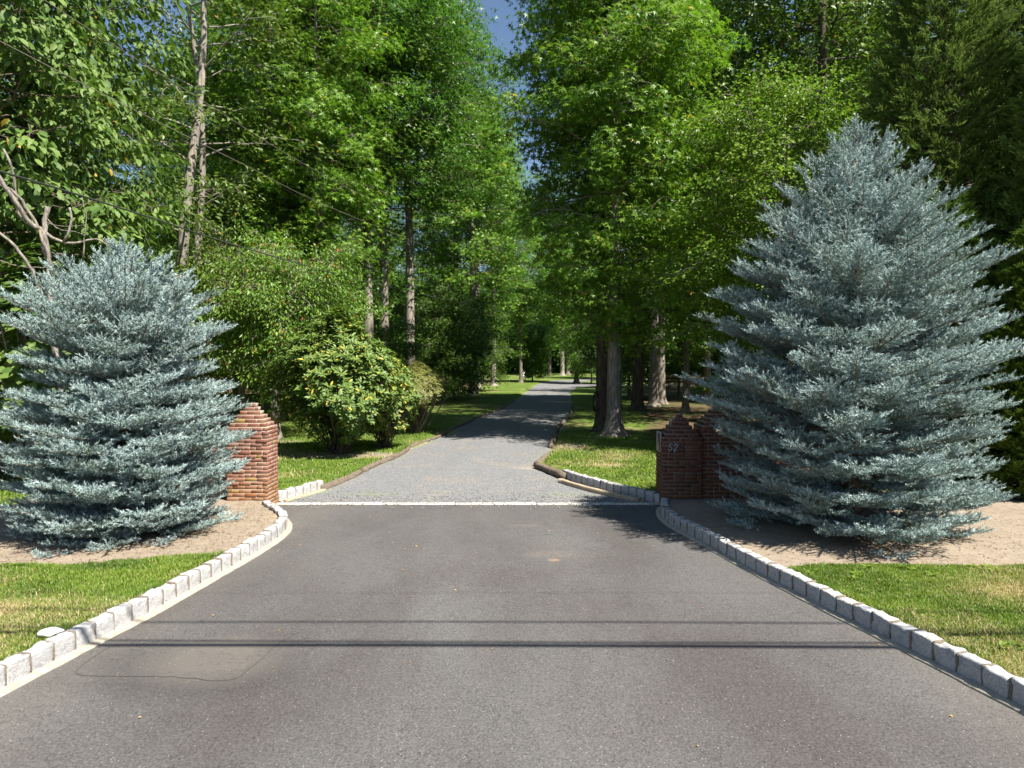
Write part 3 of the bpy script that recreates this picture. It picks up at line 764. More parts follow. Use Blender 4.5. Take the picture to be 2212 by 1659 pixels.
def make_tree(seed, H, base, rad, tr, n_limb, n_pad, n_leaf, pad_r, size, tmpl, mleaf, mbark, lean=(0, 0), wander=.25, flare=.6, shape=0, up=(.1, .9), stems=1,
              side_only=None, epic=0, ez=None, gap=0.0, low=.0, pr=.55, hang=.45, twigs=True, thick=.26, jitter=.6):
    """returns (trunk mesh, crown mesh): trunk with limbs, crown of many separate leaves"""
    rng = np.random.default_rng(seed); mt = MB(); ml = MB(); C = []; O = []
    for st in range(stems):
        nz = 14; z = np.linspace(0, 1, nz); ph = rng.uniform(0, 6, 4)
        off = np.array((rng.uniform(-1, 1), rng.uniform(-1, 1))) * (.9 if stems > 1 else 0)
        cx = lean[0]*z*H + wander*np.sin(z*3.1+ph[0])*z + wander*.35*np.sin(z*9+ph[1])*z + off[0]*z*1.6
        cy = lean[1]*z*H + wander*np.sin(z*2.7+ph[2])*z + wander*.35*np.sin(z*8+ph[3])*z + off[1]*z*1.6
        zz = z * H * .96; pts = np.stack([cx, cy, zz], -1)
        # finer rings near the root for the flare
        zf = np.concatenate([[-.15, 0, .12, .3, .6], zz[1:]]); px = np.interp(zf, zz, cx); py = np.interp(zf, zz, cy)
        rr = tr * (1 - .93 * np.clip(zf / (H * .96), 0, 1)) ** .85 * (1 + flare * np.exp(-np.clip(zf, 0, 9) / .22)) * (.75 if st else 1)
        nn = 14; th = np.arange(nn) * 2*pi/nn
        fl = np.exp(-np.clip(zf, 0, 9) / .20)[:, None] * .35 * np.maximum(0, np.cos(th * 4 + ph[0]))[None]
        tube(mt, np.stack([px, py, zf], -1), rr, nn, flare=fl, wob=.03, seed=seed)
        for k in range(n_limb // stems):
            s = (k + rng.random()) / (n_limb // stems); s = s ** (.85)
            h = base + (H * .97 - base) * s
            az = k * 2.39996 + rng.uniform(-.5, .5) + seed
            if side_only is not None: az = side_only + rng.normal(0, 1.0)
            if shape == 0: Rr = rad * (sqrt(max(0.02, 1 - ((s - .35) / .67) ** 2)) if s > .35 else .72 + .8 * s)
            elif shape == 1: Rr = rad * (1 - s) ** .7 + .25
            elif shape == 2: Rr = rad * sqrt(max(.02, 1 - (2*s - 1) ** 2)) * .9 + .2
            else: Rr = rad * (.25 + .9 * s if s < .7 else .88 * sqrt(max(.05, (1 - s) / .3)))
            Rr *= rng.uniform(.62, 1.12)
            ux = rng.uniform(*up) * (0.35 + .9 * s)
            a0 = np.array((np.interp(h, zz, cx), np.interp(h, zz, cy), h)); od = np.array((cos(az), sin(az), 0))
            n_ = 7; t_ = np.linspace(0, 1, n_)[:, None]
            drp = -.22 * Rr * t_**2.2 + ux * Rr * t_
            lp = a0 + od * Rr * t_ + np.array((0, 0, 1.0)) * drp + rng.normal(0, .05 * Rr, (n_, 3)) * t_
            r0 = max(.014, tr * .20 * (1 - .6*s) * min(1, Rr / rad + .2))
            tube(mt, lp, r0 * (1 - t_[:, 0] * .85), 5, cap=False)
            npd = max(2, int(n_pad * Rr / rad))
            for q in range(npd):
                t1 = .28 + .72 * (q + rng.random() * .8) / npd if q else 1.0
                c = np.array([np.interp(t1, t_[:, 0], lp[:, a]) for a in range(3)])
                sg = rng.choice((-1, 1)); sp_ = rng.uniform(.1, 1) * pr * Rr * (1.15 - t1 * .75)
                sd_ = np.array((-od[1], od[0], 0)) * sg * sp_; c2 = c + sd_ + np.array((0, 0, rng.uniform(-.45, .40) * pad_r * 2)) + od * rng.uniform(-.1, .35)
                if rng.random() < gap: continue
                if c2[2] < low: c2[2] = low + rng.random() * .3
                if twigs: tube(mt, np.stack([c - od * .15, (c + c2) / 2 + (0, 0, .05), c2]), np.array((.012, .009, .004)) * (1 + tr), 3, cap=False)
                C.append(c2); O.append(unit(od + sd_ / max(Rr, .1)))
        for k in range(epic):   # leafy shoots on the trunk itself
            h = rng.uniform(*(ez or (.25*base, .95*base))); a = rng.uniform(0, 6.28); od = np.array((cos(a), sin(a), 0))
            C.append(np.array((np.interp(h, zz, cx), np.interp(h, zz, cy), h)) + od * .3); O.append(od)
    C = np.array(C); O = unit(np.array(O))
    pads_leaves(rng, C, O, n_leaf, pad_r, size, tmpl, ml, hang=hang, thick=thick, jitter=jitter)
    return mt.mesh('trunk', mbark, True), ml.mesh('crown', mleaf)
def put(meshes, name, x, y, label, rz=0.0, sc=1.0, group=None, z=.05, cat='tree', parts=('trunk', 'crown')):
    root = empty(name, (x, y, z), rz, sc); tag(root, label, cat, group)
    for me, pn in zip(meshes, parts):
        if me is not None: link_mesh(pn, me, root)
    return root

# leaf and bark materials
M_SWEET = mat_leaf('sweetgum_leaf', (.075, .195, .020), (.225, .385, .042), (.42, .34, .03), .012, trans=.42)
M_MAPLE = mat_leaf('maple_leaf', (.040, .115, .016), (.120, .235, .030), (.22, .20, .03), .01, trans=.38)
M_OAK = mat_leaf('oak_leaf', (.065, .125, .022), (.155, .230, .040), (.30, .18, .04), .006, trans=.32)
M_BIG = mat_leaf('big_leaf', (.065, .130, .026), (.165, .250, .055), (.45, .28, .06), .006, trans=.32, rough=.55, spec=.3)
M_CHERRY = mat_leaf('narrow_leaf', (.075, .165, .020), (.180, .285, .038), (.34, .12, .03), .025, trans=.34, rough=.42, spec=.4)
M_BEECH = mat_leaf('beech_leaf', (.080, .165, .018), (.205, .315, .035), (.35, .28, .05), .01, trans=.42)
M_RHODO = mat_leaf('rhododendron_leaf', (.070, .140, .022), (.165, .235, .050), (.55, .42, .05), .05, trans=.18, rough=.5, spec=.35)
M_JAP = mat_leaf('japanese_maple_leaf', (.15, .18, .04), (.25, .26, .075), (.30, .16, .05), .05, trans=.3)
M_YEW = mat_leaf('yew_leaf', (.075, .125, .020), (.160, .205, .040), None, trans=.2)
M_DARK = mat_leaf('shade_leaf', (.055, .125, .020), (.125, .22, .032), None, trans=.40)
B_GREY = mat_bark('grey_bark', (.10, .088, .076), (.26, .225, .19))
B_BROWN = mat_bark('brown_bark', (.075, .058, .045), (.22, .175, .14))
B_PALE = mat_bark('pale_bark', (.15, .13, .11), (.34, .30, .26))
B_DARK = mat_bark('dark_bark', (.035, .028, .023), (.12, .095, .075))
B_DEAD = mat_bark('dead_wood', (.12, .10, .085), (.34, .30, .26), 14, 3)

# ------------------------------------------------------------------ needle shoots
def shoots(mb, base, d, length, rad, K, rng, width=.006, ang=(.80, 1.20), core=.30, nlen=None, spread_up=0.0, tipb=True):
    """bristly conifer shoots: thin needle triangles around a slim core"""
    base = np.asarray(base, float); d = unit(d); n = len(base)
    length = np.broadcast_to(length, (n,)).astype(float); rad = np.broadcast_to(rad, (n,)).astype(float)
    ref = np.where(np.abs(d[:, 2:3]) < .9, np.array([[0, 0, 1.0]]), np.array([[1.0, 0, 0]]))
    u = unit(np.cross(d, ref)); v = np.cross(d, u)
    rv = rng.random(n).astype(np.float32)
    t = (np.arange(K)[None, :] + rng.random((n, K))) / K; t = np.concatenate([t[:, :-2] * .97, .93 + .07 * t[:, -2:]], 1)
    ph = rng.uniform(0, 2*pi, (n, K)); a = rng.uniform(*ang, (n, K)) * np.where(t > .9, .45, 1 - .15 * t)
    p0 = base[:, None] + d[:, None] * (length[:, None] * t * .93)[..., None]
    rr = np.cos(ph)[..., None] * u[:, None] + np.sin(ph)[..., None] * v[:, None]
    nd = np.cos(a)[..., None] * d[:, None] + np.sin(a)[..., None] * rr
    nd[..., 2] += spread_up
    nl = (rad * 1.35)[:, None] * rng.uniform(.75, 1.1, (n, K)) if nlen is None else nlen * rng.uniform(.7, 1.1, (n, K))
    p1 = p0 + nd * nl[..., None]
    wdir = unit(np.cross(nd, rng.normal(0, 1, (n, K, 3)))) * width / 2
    V = np.stack([p0 - wdir, p0 + wdir, p1], 2).reshape(-1, 3)
    Fs = np.arange(len(V)).reshape(-1, 3)
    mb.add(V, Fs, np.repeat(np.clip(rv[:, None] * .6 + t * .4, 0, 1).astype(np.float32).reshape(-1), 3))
    if core > 0:
        th = np.array((0, 2.094, 4.189)); ring = np.cos(th)[None, :, None] * u[:, None] + np.sin(th)[None, :, None] * v[:, None]
        c0 = base[:, None] + ring * (rad * core * .8)[:, None, None]; c1 = (base + d * (length * .6)[:, None])[:, None] + ring * (rad * core)[:, None, None]; tip = (base + d * (length * 1.02)[:, None])[:, None]
        V = np.concatenate([c0, c1, tip], 1).reshape(-1, 3); b = np.arange(n)[:, None, None] * 7
        q = (b + np.array([(0, 1, 4, 3), (1, 2, 5, 4), (2, 0, 3, 5)])[None]).reshape(-1, 4); t3 = (b + np.array([(3, 4, 6), (4, 5, 6), (5, 3, 6)])[None]).reshape(-1, 3)
        mb.add(V, [q, t3], np.repeat(rv * .5, 7))

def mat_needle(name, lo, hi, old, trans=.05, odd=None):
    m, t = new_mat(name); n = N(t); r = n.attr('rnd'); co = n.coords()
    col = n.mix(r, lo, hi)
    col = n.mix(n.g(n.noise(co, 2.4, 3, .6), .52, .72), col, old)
    if odd: col = n.mix(n.g(n.noise(co, 6.5, 2, .5), .735, .76), col, odd)
    p = n.pbr(col, .8, spec=.12); tr = n.n('ShaderNodeBsdfTranslucent'); n.l(col, tr.inputs[0])
    mx = n.n('ShaderNodeMixShader'); mx.inputs[0].default_value = trans; n.l(p, mx.inputs[1]); n.l(tr.outputs[0], mx.inputs[2]); n.out(mx.outputs[0]); return m
M_BLUE = mat_needle('blue_spruce_needle', (.15, .22, .21), (.52, .62, .60), (.095, .135, .09), odd=(.30, .16, .08))
M_CEDAR = mat_needle('cedar_spray', (.075, .13, .026), (.21, .30, .060), (.06, .10, .03), trans=.3, odd=(.20, .10, .04))
M_ARB = mat_needle('arborvitae_spray', (.06, .12, .015), (.15, .23, .03), (.06, .11, .02), trans=.25, odd=(.25, .12, .04))
B_TWIG = mat_simple('spruce_twig', (.16, .10, .06), (.32, .22, .14), 20)

def spruce(seed, H, prof, nb, label, x, y, asym=None, elev=None, sh=.145, TS=.34):
    """prof: list of (z, radius); every branch is a fan of laterals carrying needle shoots"""
    rng = np.random.default_rng(seed); pz = np.array([p[0] for p in prof]); pr_ = np.array([p[1] for p in prof])
    mt = MB(); mn = MB(); B = []; D = []; Ln = []
    zs = np.linspace(-.05, H * .97, 20); tube(mt, np.stack([.03*np.sin(zs*2), .03*np.cos(zs*1.7), zs], -1), .13 * (1 - .95 * zs / H) + .006, 10)
    # tips spread over the silhouette: more where the surface is larger
    cz = np.linspace(pz[0], pz[-1], 400); cr = np.interp(cz, pz, pr_); dens = (cr + .12); cdf = np.cumsum(dens); cdf /= cdf[-1]
    for k in range(nb + nb // 3):
        inner = k >= nb; u_ = (k % nb + rng.random()) / nb if not inner else (k - nb + rng.random()) / (nb // 3); zt = np.interp(u_, cdf, cz) + rng.normal(0, .04); az = k * 2.39996 + rng.uniform(-.25, .25)
        aw = (az % (2*pi)) * 1.1; off_ = fnoise(np.array([aw + 40]), np.array([seed * 7.3 + zt * .45]), .8, seed, 2)[0] * 2.2 * TS
        if zt < H * .86: zt = max(.06, .38 * zt + .62 * (round((zt - off_) / TS) * TS + off_))
        tier = .5 + .5 * sin(zt * 2*pi / .42 + 1.3 * sin(az * 2 + seed))      # uneven tiers with gaps between
        Rt = np.interp(zt, pz, pr_) * (rng.uniform(.88, 1.03) - .20 * (1 - tier)) * (1.0 + (rng.random() < .08) * rng.uniform(.0, .08))
        if asym: Rt *= asym(az, zt)
        if inner: Rt *= rng.uniform(.5, .72)
        f = np.clip(zt / H, 0, 1); el = np.interp(f, [0, .2, .5, .8, 1], elev or [.05, .10, .32, .75, 1.25]) + rng.normal(0, .05)
        zb = max(.15, zt - Rt * tan(min(el, 1.3)) * .85)
        if zb > zt: zb = max(.1, zt - .02)
        od = np.array((cos(az), sin(az), 0)); up_ = np.array((0, 0, 1.0)); sdv = np.array((-sin(az), cos(az), 0))
        n_ = 16; t_ = np.linspace(0, 1, n_); sag = -.10 * Rt * np.sin(t_ * pi) * (1 - f)
        line = od * (Rt * t_)[:, None] + up_ * (zb + (zt - zb) * t_ ** (1.0 + .5 * (1 - f)) + sag)[:, None] + sdv * (np.sin(t_ * 2.5 + k) * .04 * Rt)[:, None]
        Lb = np.sum(np.linalg.norm(np.diff(line, axis=0), axis=1))
        tube(mt, line, .020 * (1 - t_ * .85) * (.5 + .5 * min(1, Lb / 2)), 4, cap=False)
        s0 = max(.14, 1 - 1.3 / Lb); m_ = int(Lb * (1 - s0) / .098) + 2
        for q in range(m_):
            s = s0 + (1 - s0) * (q + .5) / m_; p = np.array([np.interp(s, t_, line[:, a]) for a in range(3)])
            tan_ = unit(np.array([np.interp(min(1, s + .05), t_, line[:, a]) - np.interp(s - .05, t_, line[:, a]) for a in range(3)]))
            sg = 1 if q % 2 else -1; rem = Lb * (1 - s)
            ll = min(.46, .12 + rem * .62) * rng.uniform(.7, 1.15)
            fw = rng.uniform(.55, .85); nrm_ = unit(np.cross(tan_, sdv)) 
            if nrm_[2] < 0: nrm_ = -nrm_
            ld_ = unit(tan_ * fw + sdv * sg * (1 - fw * .35) + nrm_ * rng.uniform(-.12, .30) + up_ * (.02 + .28 * f + .08 * s))
            ns = max(1, int(ll / .125)); tt_ = (np.arange(ns)) / ns
            seg = p + ld_ * (ll * tt_)[:, None] - up_ * (.10 * ll * tt_**2)[:, None]
            B.append(seg); D.append(np.repeat(unit(ld_ + up_ * .10)[None], ns, 0)); Ln.append(np.full(ns, ll / ns * 1.15))
            # side shoots
            if ns > 1:
                ks = np.arange(ns * 2 + 1); st = (ks + rng.random(len(ks)) * .5) / len(ks) * .92
                sp = p + ld_ * (ll * st)[:, None]
                s2 = unit(np.cross(ld_, nrm_)); sgn = np.where(ks % 2, 1, -1)[:, None]
                dd = ld_ * .8 + s2 * sgn * .75 + nrm_ * rng.uniform(-.25, .50, (len(ks), 1)) + rng.normal(0, .1, (len(ks), 3))
                B.append(sp); D.append(unit(dd)); Ln.append(sh * rng.uniform(.65, 1.25, len(ks)) * (1 - .3 * st))
            # the branch axis itself
            B.append(p[None]); D.append(unit(tan_ + nrm_ * .15)[None]); Ln.append(np.array([.12]))
            if s > .55: B.append(p[None]); D.append(unit(tan_ * .8 + nrm_ * .75 + sdv * sg * .3)[None]); Ln.append(np.array([sh * rng.uniform(.7, 1.1)]))
        B.append(line[-1][None]); D.append(unit(line[-1] - line[-3] + up_ * .05)[None]); Ln.append(np.array([.13]))
    # leader shoots
    tp = np.array((0, 0, H * .93))
    for k in range(9):
        a = k * 2.4; e = rng.uniform(.9, 1.35) if k else 1.57; dd = np.array((cos(a) * cos(e), sin(a) * cos(e), sin(e)))
        for s in np.arange(0, .32 if k else .45, .07): B.append((tp + dd * s)[None]); D.append(dd[None]); Ln.append(np.array([.10]))
    B = np.concatenate(B); D = np.concatenate(D); Ln = np.concatenate(Ln)
    ok = B[:, 2] + D[:, 2] * Ln > .07; B, D, Ln = B[ok], D[ok], Ln[ok]
    print('spruce shoots', len(B))
    shoots(mn, B, D, Ln, .0285 * rng.uniform(.85, 1.2, len(B)), 26, rng, width=.0095, core=.16)
    root = empty('blue_spruce', (x, y, .11)); tag(root, label, 'spruce tree')
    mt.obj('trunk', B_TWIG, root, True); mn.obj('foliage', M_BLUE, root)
    return root
# right, larger tree
def asym_r(az, z): return 1.0 - .06 * max(0.0, cos(az))
spruce(11, 5.98, [(.10, 1.95), (.5, 2.16), (1.06, 2.22), (1.76, 2.28), (2.30, 2.34), (2.75, 2.28), (3.4, 2.12), (3.95, 1.96), (4.4, 1.72), (4.7, 1.48), (4.95, 1.24), (5.2, 1.04), (5.42, .86), (5.62, .62), (5.82, .34), (5.98, .08)], 330,
       'tall blue spruce with broad rounded cone in front of the right brick piers', 5.04, 10.25, asym=asym_r, elev=[.02, .08, .22, .50, 1.15])
# left, lower and blockier tree
def asym_l(az, z):
    return 1.0 - .03 * max(0.0, cos(az)) * (z < 2.0) + .10 * (-cos(az)) * (3.0 < z < 3.6)
spruce(12, 4.16, [(.08, 1.5), (.4, 1.65), (.8, 1.72), (1.4, 1.74), (1.9, 1.68), (2.3, 1.42), (2.7, 1.40), (3.1, 1.55), (3.4, 1.50), (3.65, 1.22), (3.85, .88), (4.02, .46), (4.16, .08)], 330,
       'squat wide blue spruce with flat layered branches beside the left brick pier', -5.55, 10.0, asym=asym_l, elev=[.0, .04, .14, .45, 1.1], TS=.25)

# ------------------------------------------------------------------ cedars and arborvitae on the right
def cedar(seed, H, rad, n, mat, bark, Ls=.34, base=.3, shape=.75, flat=.25):
    rng = np.random.default_rng(seed); mt = MB(); mn = MB()
    zs = np.linspace(-.1, H * .95, 12); tube(mt, np.stack([zs*0, zs*0, zs], -1), .022*H*(1 - .93*zs/H) + .01, 10)
    u_ = (np.arange(n) + rng.random(n)) / n; f = 1 - (1 - u_) ** .62; z = base + (H - base) * f; az = np.arange(n) * 2.39996 + rng.uniform(-.3, .3, n)
    lump = 1 + .22 * (fnoise(az * 1.2 + 50, z / 1.1, 1.0, seed, 3) - .5) * 2
    Rr = rad * (1 - f) ** shape * np.minimum(1, .75 + f * 1.2) * lump * rng.uniform(.7, 1.02, n) + .08
    od = np.stack([np.cos(az), np.sin(az), 0*az], -1); up_ = np.array((0, 0, 1.0))
    for k in range(0, n, 9):
        p1 = od[k]*Rr[k] + up_*z[k]; p0 = up_ * max(.1, z[k] - Rr[k]*.35); tube(mt, np.stack([p0, p0*.5+p1*.5, p1]), np.array((.03, .02, .008)) * (.6 + rad/4), 4, cap=False)
    B = []; D = []; L_ = []
    c = od * Rr[:, None] + up_ * z[:, None]
    dn = unit(od * .9 + up_ * rng.uniform(.05, .8, (n, 1)) + rng.normal(0, .22, (n, 3)))
    for q in range(9):   # each spray: axis plus side plumes
        s = q / 9; sg = 1 if q % 2 else -1; sv_ = unit(np.cross(dn, up_))
        b = c + dn * (Ls * (s - .5))[..., None] if False else c + dn * Ls * (s - .45)
        dd = unit(dn * (.8 + s) + sv_ * sg * (1 - s) * .95 + rng.normal(0, .22, (n, 3)) + up_ * flat * .5)
        B.append(b); D.append(dd); L_.append(Ls * (.62 - .22 * s) * rng.uniform(.7, 1.3, n))
    B = np.concatenate(B); D = np.concatenate(D); L_ = np.concatenate(L_)
    shoots(mn, B, D, L_, .03, 9, rng, width=.024, ang=(.3, .8), core=0, nlen=.10)
    return mt.mesh('trunk', bark, True), mn.mesh('foliage', mat)
CED1 = cedar(5, 13.0, 3.0, 5200, M_CEDAR, B_BROWN, base=1.0)
CED2 = cedar(6, 10.5, 2.6, 3600, M_CEDAR, B_BROWN, base=.3)
ARB = cedar(7, 6.2, 1.25, 2200, M_ARB, B_BROWN, Ls=.24, base=.15, shape=.55)
pf = ('trunk', 'foliage')
put(CED1, 'cedar_tree', 9.9, 16.2, 'tall feathery dark green cedar directly behind the right spruce', 0, 1.0, cat='cedar', parts=pf)
put(CED2, 'cedar_tree', 11.6, 13.6, 'dark feathery cedar at the right edge, in front of the tallest cedar', 1.2, 1.12, cat='cedar', parts=pf)
put(CED1, 'cedar_tree', 13.6, 18.6, 'tallest dark cedar in the upper right corner behind the two nearer cedars', 2.4, 1.18, cat='cedar', parts=pf)
put(CED1, 'cedar_tree', 14.8, 23.5, 'dark cedar rising between the beech and the tallest cedar', 4.0, 1.05, cat='cedar', parts=pf)
put(ARB, 'arborvitae', 9.55, 12.7, 'bright green arborvitae low at the right edge beside the right spruce', .5, .82, cat='arborvitae', parts=pf)
put(ARB, 'arborvitae', 8.75, 14.1, 'bright green arborvitae partly hidden behind the right spruce', 2.5, .95, cat='arborvitae', parts=pf)

# ------------------------------------------------------------------ broadleaf trees: shared kinds
ST5, ST3, DI, OV = T_star(5), T_star(3, 80), T_diamond(), T_oval()
K_SWEET = make_tree(201, 20, 4.6, 4.3, .27, 84, 11, 44, .60, .22, ST5, M_SWEET, B_GREY, up=(.15, .9), hang=.7, low=2.6, epic=14)
K_SWEET2 = make_tree(203, 21, 7.0, 3.3, .20, 58, 9, 42, .62, .22, ST5, M_SWEET, B_GREY, up=(.2, .9), hang=.7, epic=60, ez=(3, 14))
K_MAPLE = make_tree(205, 25, 10.5, 4.8, .28, 76, 11, 46, .80, .24, ST3, M_MAPLE, B_PALE, up=(.2, .9), epic=8)
K_MAPLE2 = make_tree(207, 27, 9.5, 4.5, .28, 80, 11, 44, .80, .24, ST3, M_MAPLE, B_PALE, up=(.2, .9), epic=16, gap=.12)
K_OAK = make_tree(209, 23, 8.5, 4.4, .30, 60, 10, 52, .74, .22, DI, M_OAK, B_DARK, up=(.1, .8), wander=.5, epic=10, gap=.3)
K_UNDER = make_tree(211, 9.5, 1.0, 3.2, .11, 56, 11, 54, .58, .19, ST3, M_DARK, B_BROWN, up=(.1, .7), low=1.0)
K_UNDER2 = make_tree(213, 7.5, .5, 2.8, .09, 50, 11, 54, .55, .19, DI, M_MAPLE, B_GREY, up=(.1, .7), low=.6, shape=2)

# left, near
K_BIG = make_tree(221, 14.5, 1.4, 4.2, .22, 100, 12, 32, .58, .235, T_oval(.24, .07, .22), M_BIG, B_BROWN, up=(.1, .6), low=1.0, hang=.8, jitter=.42, gap=.12)
put(K_BIG, 'bigleaf_tree', -12.4, 16.8, 'dense tree with large oval leaves above the left spruce at the left edge', .6, 1.0)
put(K_BIG, 'bigleaf_tree', -16.2, 21.5, 'large-leaved tree at the far left edge behind the nearest large-leaved one', 2.9, 1.22)
K_ASH = make_tree(223, 20, 6.5, 3.6, .24, 50, 9, 40, .60, .19, T_diamond(.26), M_OAK, B_PALE, up=(.3, 1.0), wander=.7, stems=2, epic=34, gap=.15, lean=(-.01, 0))
put(K_ASH, 'ash_tree', -11.3, 24.0, 'pale forked trunk with leafy shoots rising above the left spruce', 0.3, 1.0)
put(K_SWEET2, 'sweetgum_tree', -7.75, 28.5, 'bright sweetgum with star leaves left of the drive, thin trunk behind the rhododendron', 2.0, 1.0)
put(K_SWEET, 'sweetgum_tree', -10.2, 30.0, 'bright star-leaved sweetgum between the forked trunk and the thin trunk behind the rhododendron', 4.1, 1.0)
K_CH = make_tree(225, 6.4, 1.9, 2.8, .15, 60, 11, 60, .48, .135, T_diamond(.17, .05), M_CHERRY, B_GREY, up=(.2, .9), low=1.7, hang=.9, shape=2, flare=.3)
put(K_CH, 'cherry_tree', -9.2, 23.8, 'small cherry with glossy narrow leaves, straight grey trunk rising just above the left pier', 0, 1.0)
K_CH2 = make_tree(226, 6.0, 2.2, 2.4, .17, 48, 10, 56, .48, .135, T_diamond(.17, .05), M_CHERRY, B_GREY, up=(.2, .9), low=2.0, hang=.9, shape=2, lean=(.10, .02), wander=.35)
put(K_CH2, 'cherry_tree', -7.75, 22.6, 'small cherry with grey leaning trunk between the left pier and the rhododendron', 0, 1.0)
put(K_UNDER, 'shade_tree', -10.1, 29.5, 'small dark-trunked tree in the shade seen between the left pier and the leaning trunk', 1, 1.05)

# rhododendron, japanese maple
def rosette_bush(seed, H, rad, n, size, tmpl, per, mat, bark, zmin=.3, stems=60, flat=1.0, aniso=(1, 1)):
    rng = np.random.default_rng(seed); mt = MB(); ml = MB(); C = []
    while len(C) < n:
        p = rng.uniform(-1, 1, 3); rr = np.linalg.norm(p)
        if rr > 1 or rr < .45 and rng.random() < .8: continue
        z = (p[2] * .5 + .5) * (H - zmin) + zmin; prof_ = np.interp((z - zmin) / (H - zmin), [0, .12, .35, .7, 1], [.62, .95, 1.10, .80, .32])
        q = np.array((p[0] * rad * prof_ * aniso[0], p[1] * rad * prof_ * aniso[1], z))
        lob = fnoise(np.array([atan2(p[1], p[0]) * 1.6 + 9]), np.array([z * 1.1]), 1.0, seed)[0]
        if rr > .50 + .85 * lob: continue
        C.append(q)
    C = np.array(C); ax = unit(np.stack([C[:, 0] / rad, C[:, 1] / rad, (C[:, 2] - H * .35) / H * 1.2 + .45], -1))
    for k in range(0, n, max(1, n // stems)):
        a = rng.uniform(0, 6.28); p0 = np.array((cos(a) * .25 * rng.random(), sin(a) * .25 * rng.random(), -.05)); p1 = C[k]
        mid = p0 * .4 + p1 * .6; mid[2] = p1[2] * .42; mid[:2] *= .8
        tube(mt, smooth_line(np.stack([p0, mid, p1]), .25), .02, 4, cap=False)
    idx = np.repeat(np.arange(n), per); K = len(idx)
    ph = np.tile(np.arange(per) * 2.39996, n) + rng.uniform(0, .5, K); A = ax[idx]
    u = unit(np.cross(A, np.array((0, 0, 1.0)) + rng.normal(0, .01, 3))); v = np.cross(A, u)
    rad_d = np.cos(ph)[:, None] * u + np.sin(ph)[:, None] * v
    open_ = rng.uniform(.15, .75, K)[:, None]
    d = unit(rad_d + A * open_ * flat + rng.normal(0, .12, (K, 3))); nrm = A - rad_d * open_ * .6 + rng.normal(0, .15, (K, 3))
    scatter(ml, tmpl, C[idx] + rng.normal(0, .02, (K, 3)), d, nrm, size * rng.uniform(.75, 1.2, K), rng.random(K).astype(np.float32))
    return mt.mesh('branches', bark, True), ml.mesh('foliage', mat)
pb = ('branches', 'foliage')
RH = rosette_bush(301, 4.05, 1.95, 2300, .165, T_oval(.15, .04, .10), 10, M_RHODO, B_DARK, zmin=.22)
put(RH, 'rhododendron', -4.75, 18.9, 'large glossy rhododendron with whorled leaves beyond the left brick pier', .4, 1.0, cat='shrub', parts=pb)
RH2 = rosette_bush(303, 3.4, 1.3, 900, .15, T_oval(.15, .04, .10), 10, M_RHODO, B_DARK, zmin=.3)
put(RH2, 'rhododendron', -3.75, 20.3, 'narrower rhododendron with yellowing leaves just behind the large one', 1.0, .88, cat='shrub', parts=pb)
JM = rosette_bush(305, 2.55, 1.35, 2600, .095, T_diamond(.12, .03), 9, M_JAP, B_BROWN, zmin=.75, flat=.3, stems=40)
put(JM, 'japanese_maple', -3.35, 24.2, 'low feathery olive Japanese maple between the rhododendron and the shaded trunks', 0, 1.0, cat='shrub', parts=pb)
YW = rosette_bush(307, 2.5, 1.15, 2600, .10, T_diamond(.14, .02), 8, M_YEW, B_DARK, zmin=.8, flat=.5, stems=12)
put(YW, 'small_yew', -10.75, 14.6, 'yellow-green feathery small tree at the left edge beside the left spruce', 0, 1.0, cat='shrub', parts=pb)
RB = rosette_bush(309, 4.9, 1.3, 420, .20, T_oval(.38, .05, .12), 5, M_BIG, B_GREY, zmin=.9, flat=.2, stems=22)
put(RB, 'redbud_tree', -9.05, 13.3, 'round-leaved redbud behind the left side of the left spruce', 0, 1.0, cat='tree', parts=('trunk', 'crown'))

# dead tree with bare limbs at the left edge
dt = empty('dead_tree', tuple(P(150, 1150, 12.6)[:2]) + (.1,)); tag(dt, 'bare grey dead tree with broken limbs at the left edge above the left spruce', 'dead tree')
o0 = np.array(dt.location); mt = MB()
def limb(pts, r0, r1, Yd=12.6, n=8):
    r0 *= .66; r1 *= .66
    p = smooth_line(np.array([P(u, v, Yd + dy) for (u, v, dy) in pts]) - o0, .12)
    rr = np.random.default_rng(len(pts) + abs(int(pts[0][0]))); p = p + rr.normal(0, .008, p.shape)
    tube(mt, p, np.linspace(r0, r1, len(p)), n, wob=.08, seed=3)
limb([(150, 1150, 0), (140, 900, 0), (112, 700, 0), (104, 560, 0), (92, 500, -.1), (60, 480, -.3), (30, 430, -.5), (-20, 360, -.7)], .10, .055)
limb([(104, 560, 0), (96, 530, 0), (98, 470, .1), (104, 446, .1)], .075, .065)
limb([(62, 482, -.3), (40, 460, -.3), (32, 400, -.3), (20, 345, -.4), (8, 322, -.4)], .045, .028)
limb([(118, 600, 0), (100, 540, -.1), (70, 470, -.2), (30, 415, -.4), (-10, 395, -.5)], .05, .035)
limb([(100, 505, 0), (128, 520, 0), (160, 526, .1), (205, 516, .2), (232, 530, .3), (262, 548, .3)], .045, .013)
limb([(232, 530, .3), (222, 515, .3), (214, 505, .3), (196, 508, .3)], .012, .007, n=5)
limb([(136, 522, 0), (150, 500, 0), (156, 470, 0), (150, 448, 0)], .035, .026)
limb([(98, 470, .1), (130, 495, .1), (165, 500, .1), (185, 512, .1)], .014, .007, n=5)
limb([(100, 480, .1), (140, 488, 0), (185, 486, 0)], .013, .005, n=5)
limb([(180, 560, .1), (184, 500, .1), (186, 470, .1), (176, 420, .1)], .022, .006, n=5)
limb([(118, 760, 0), (90, 640, -.2), (60, 570, -.4), (20, 520, -.5), (-8, 498, -.6)], .06, .035)
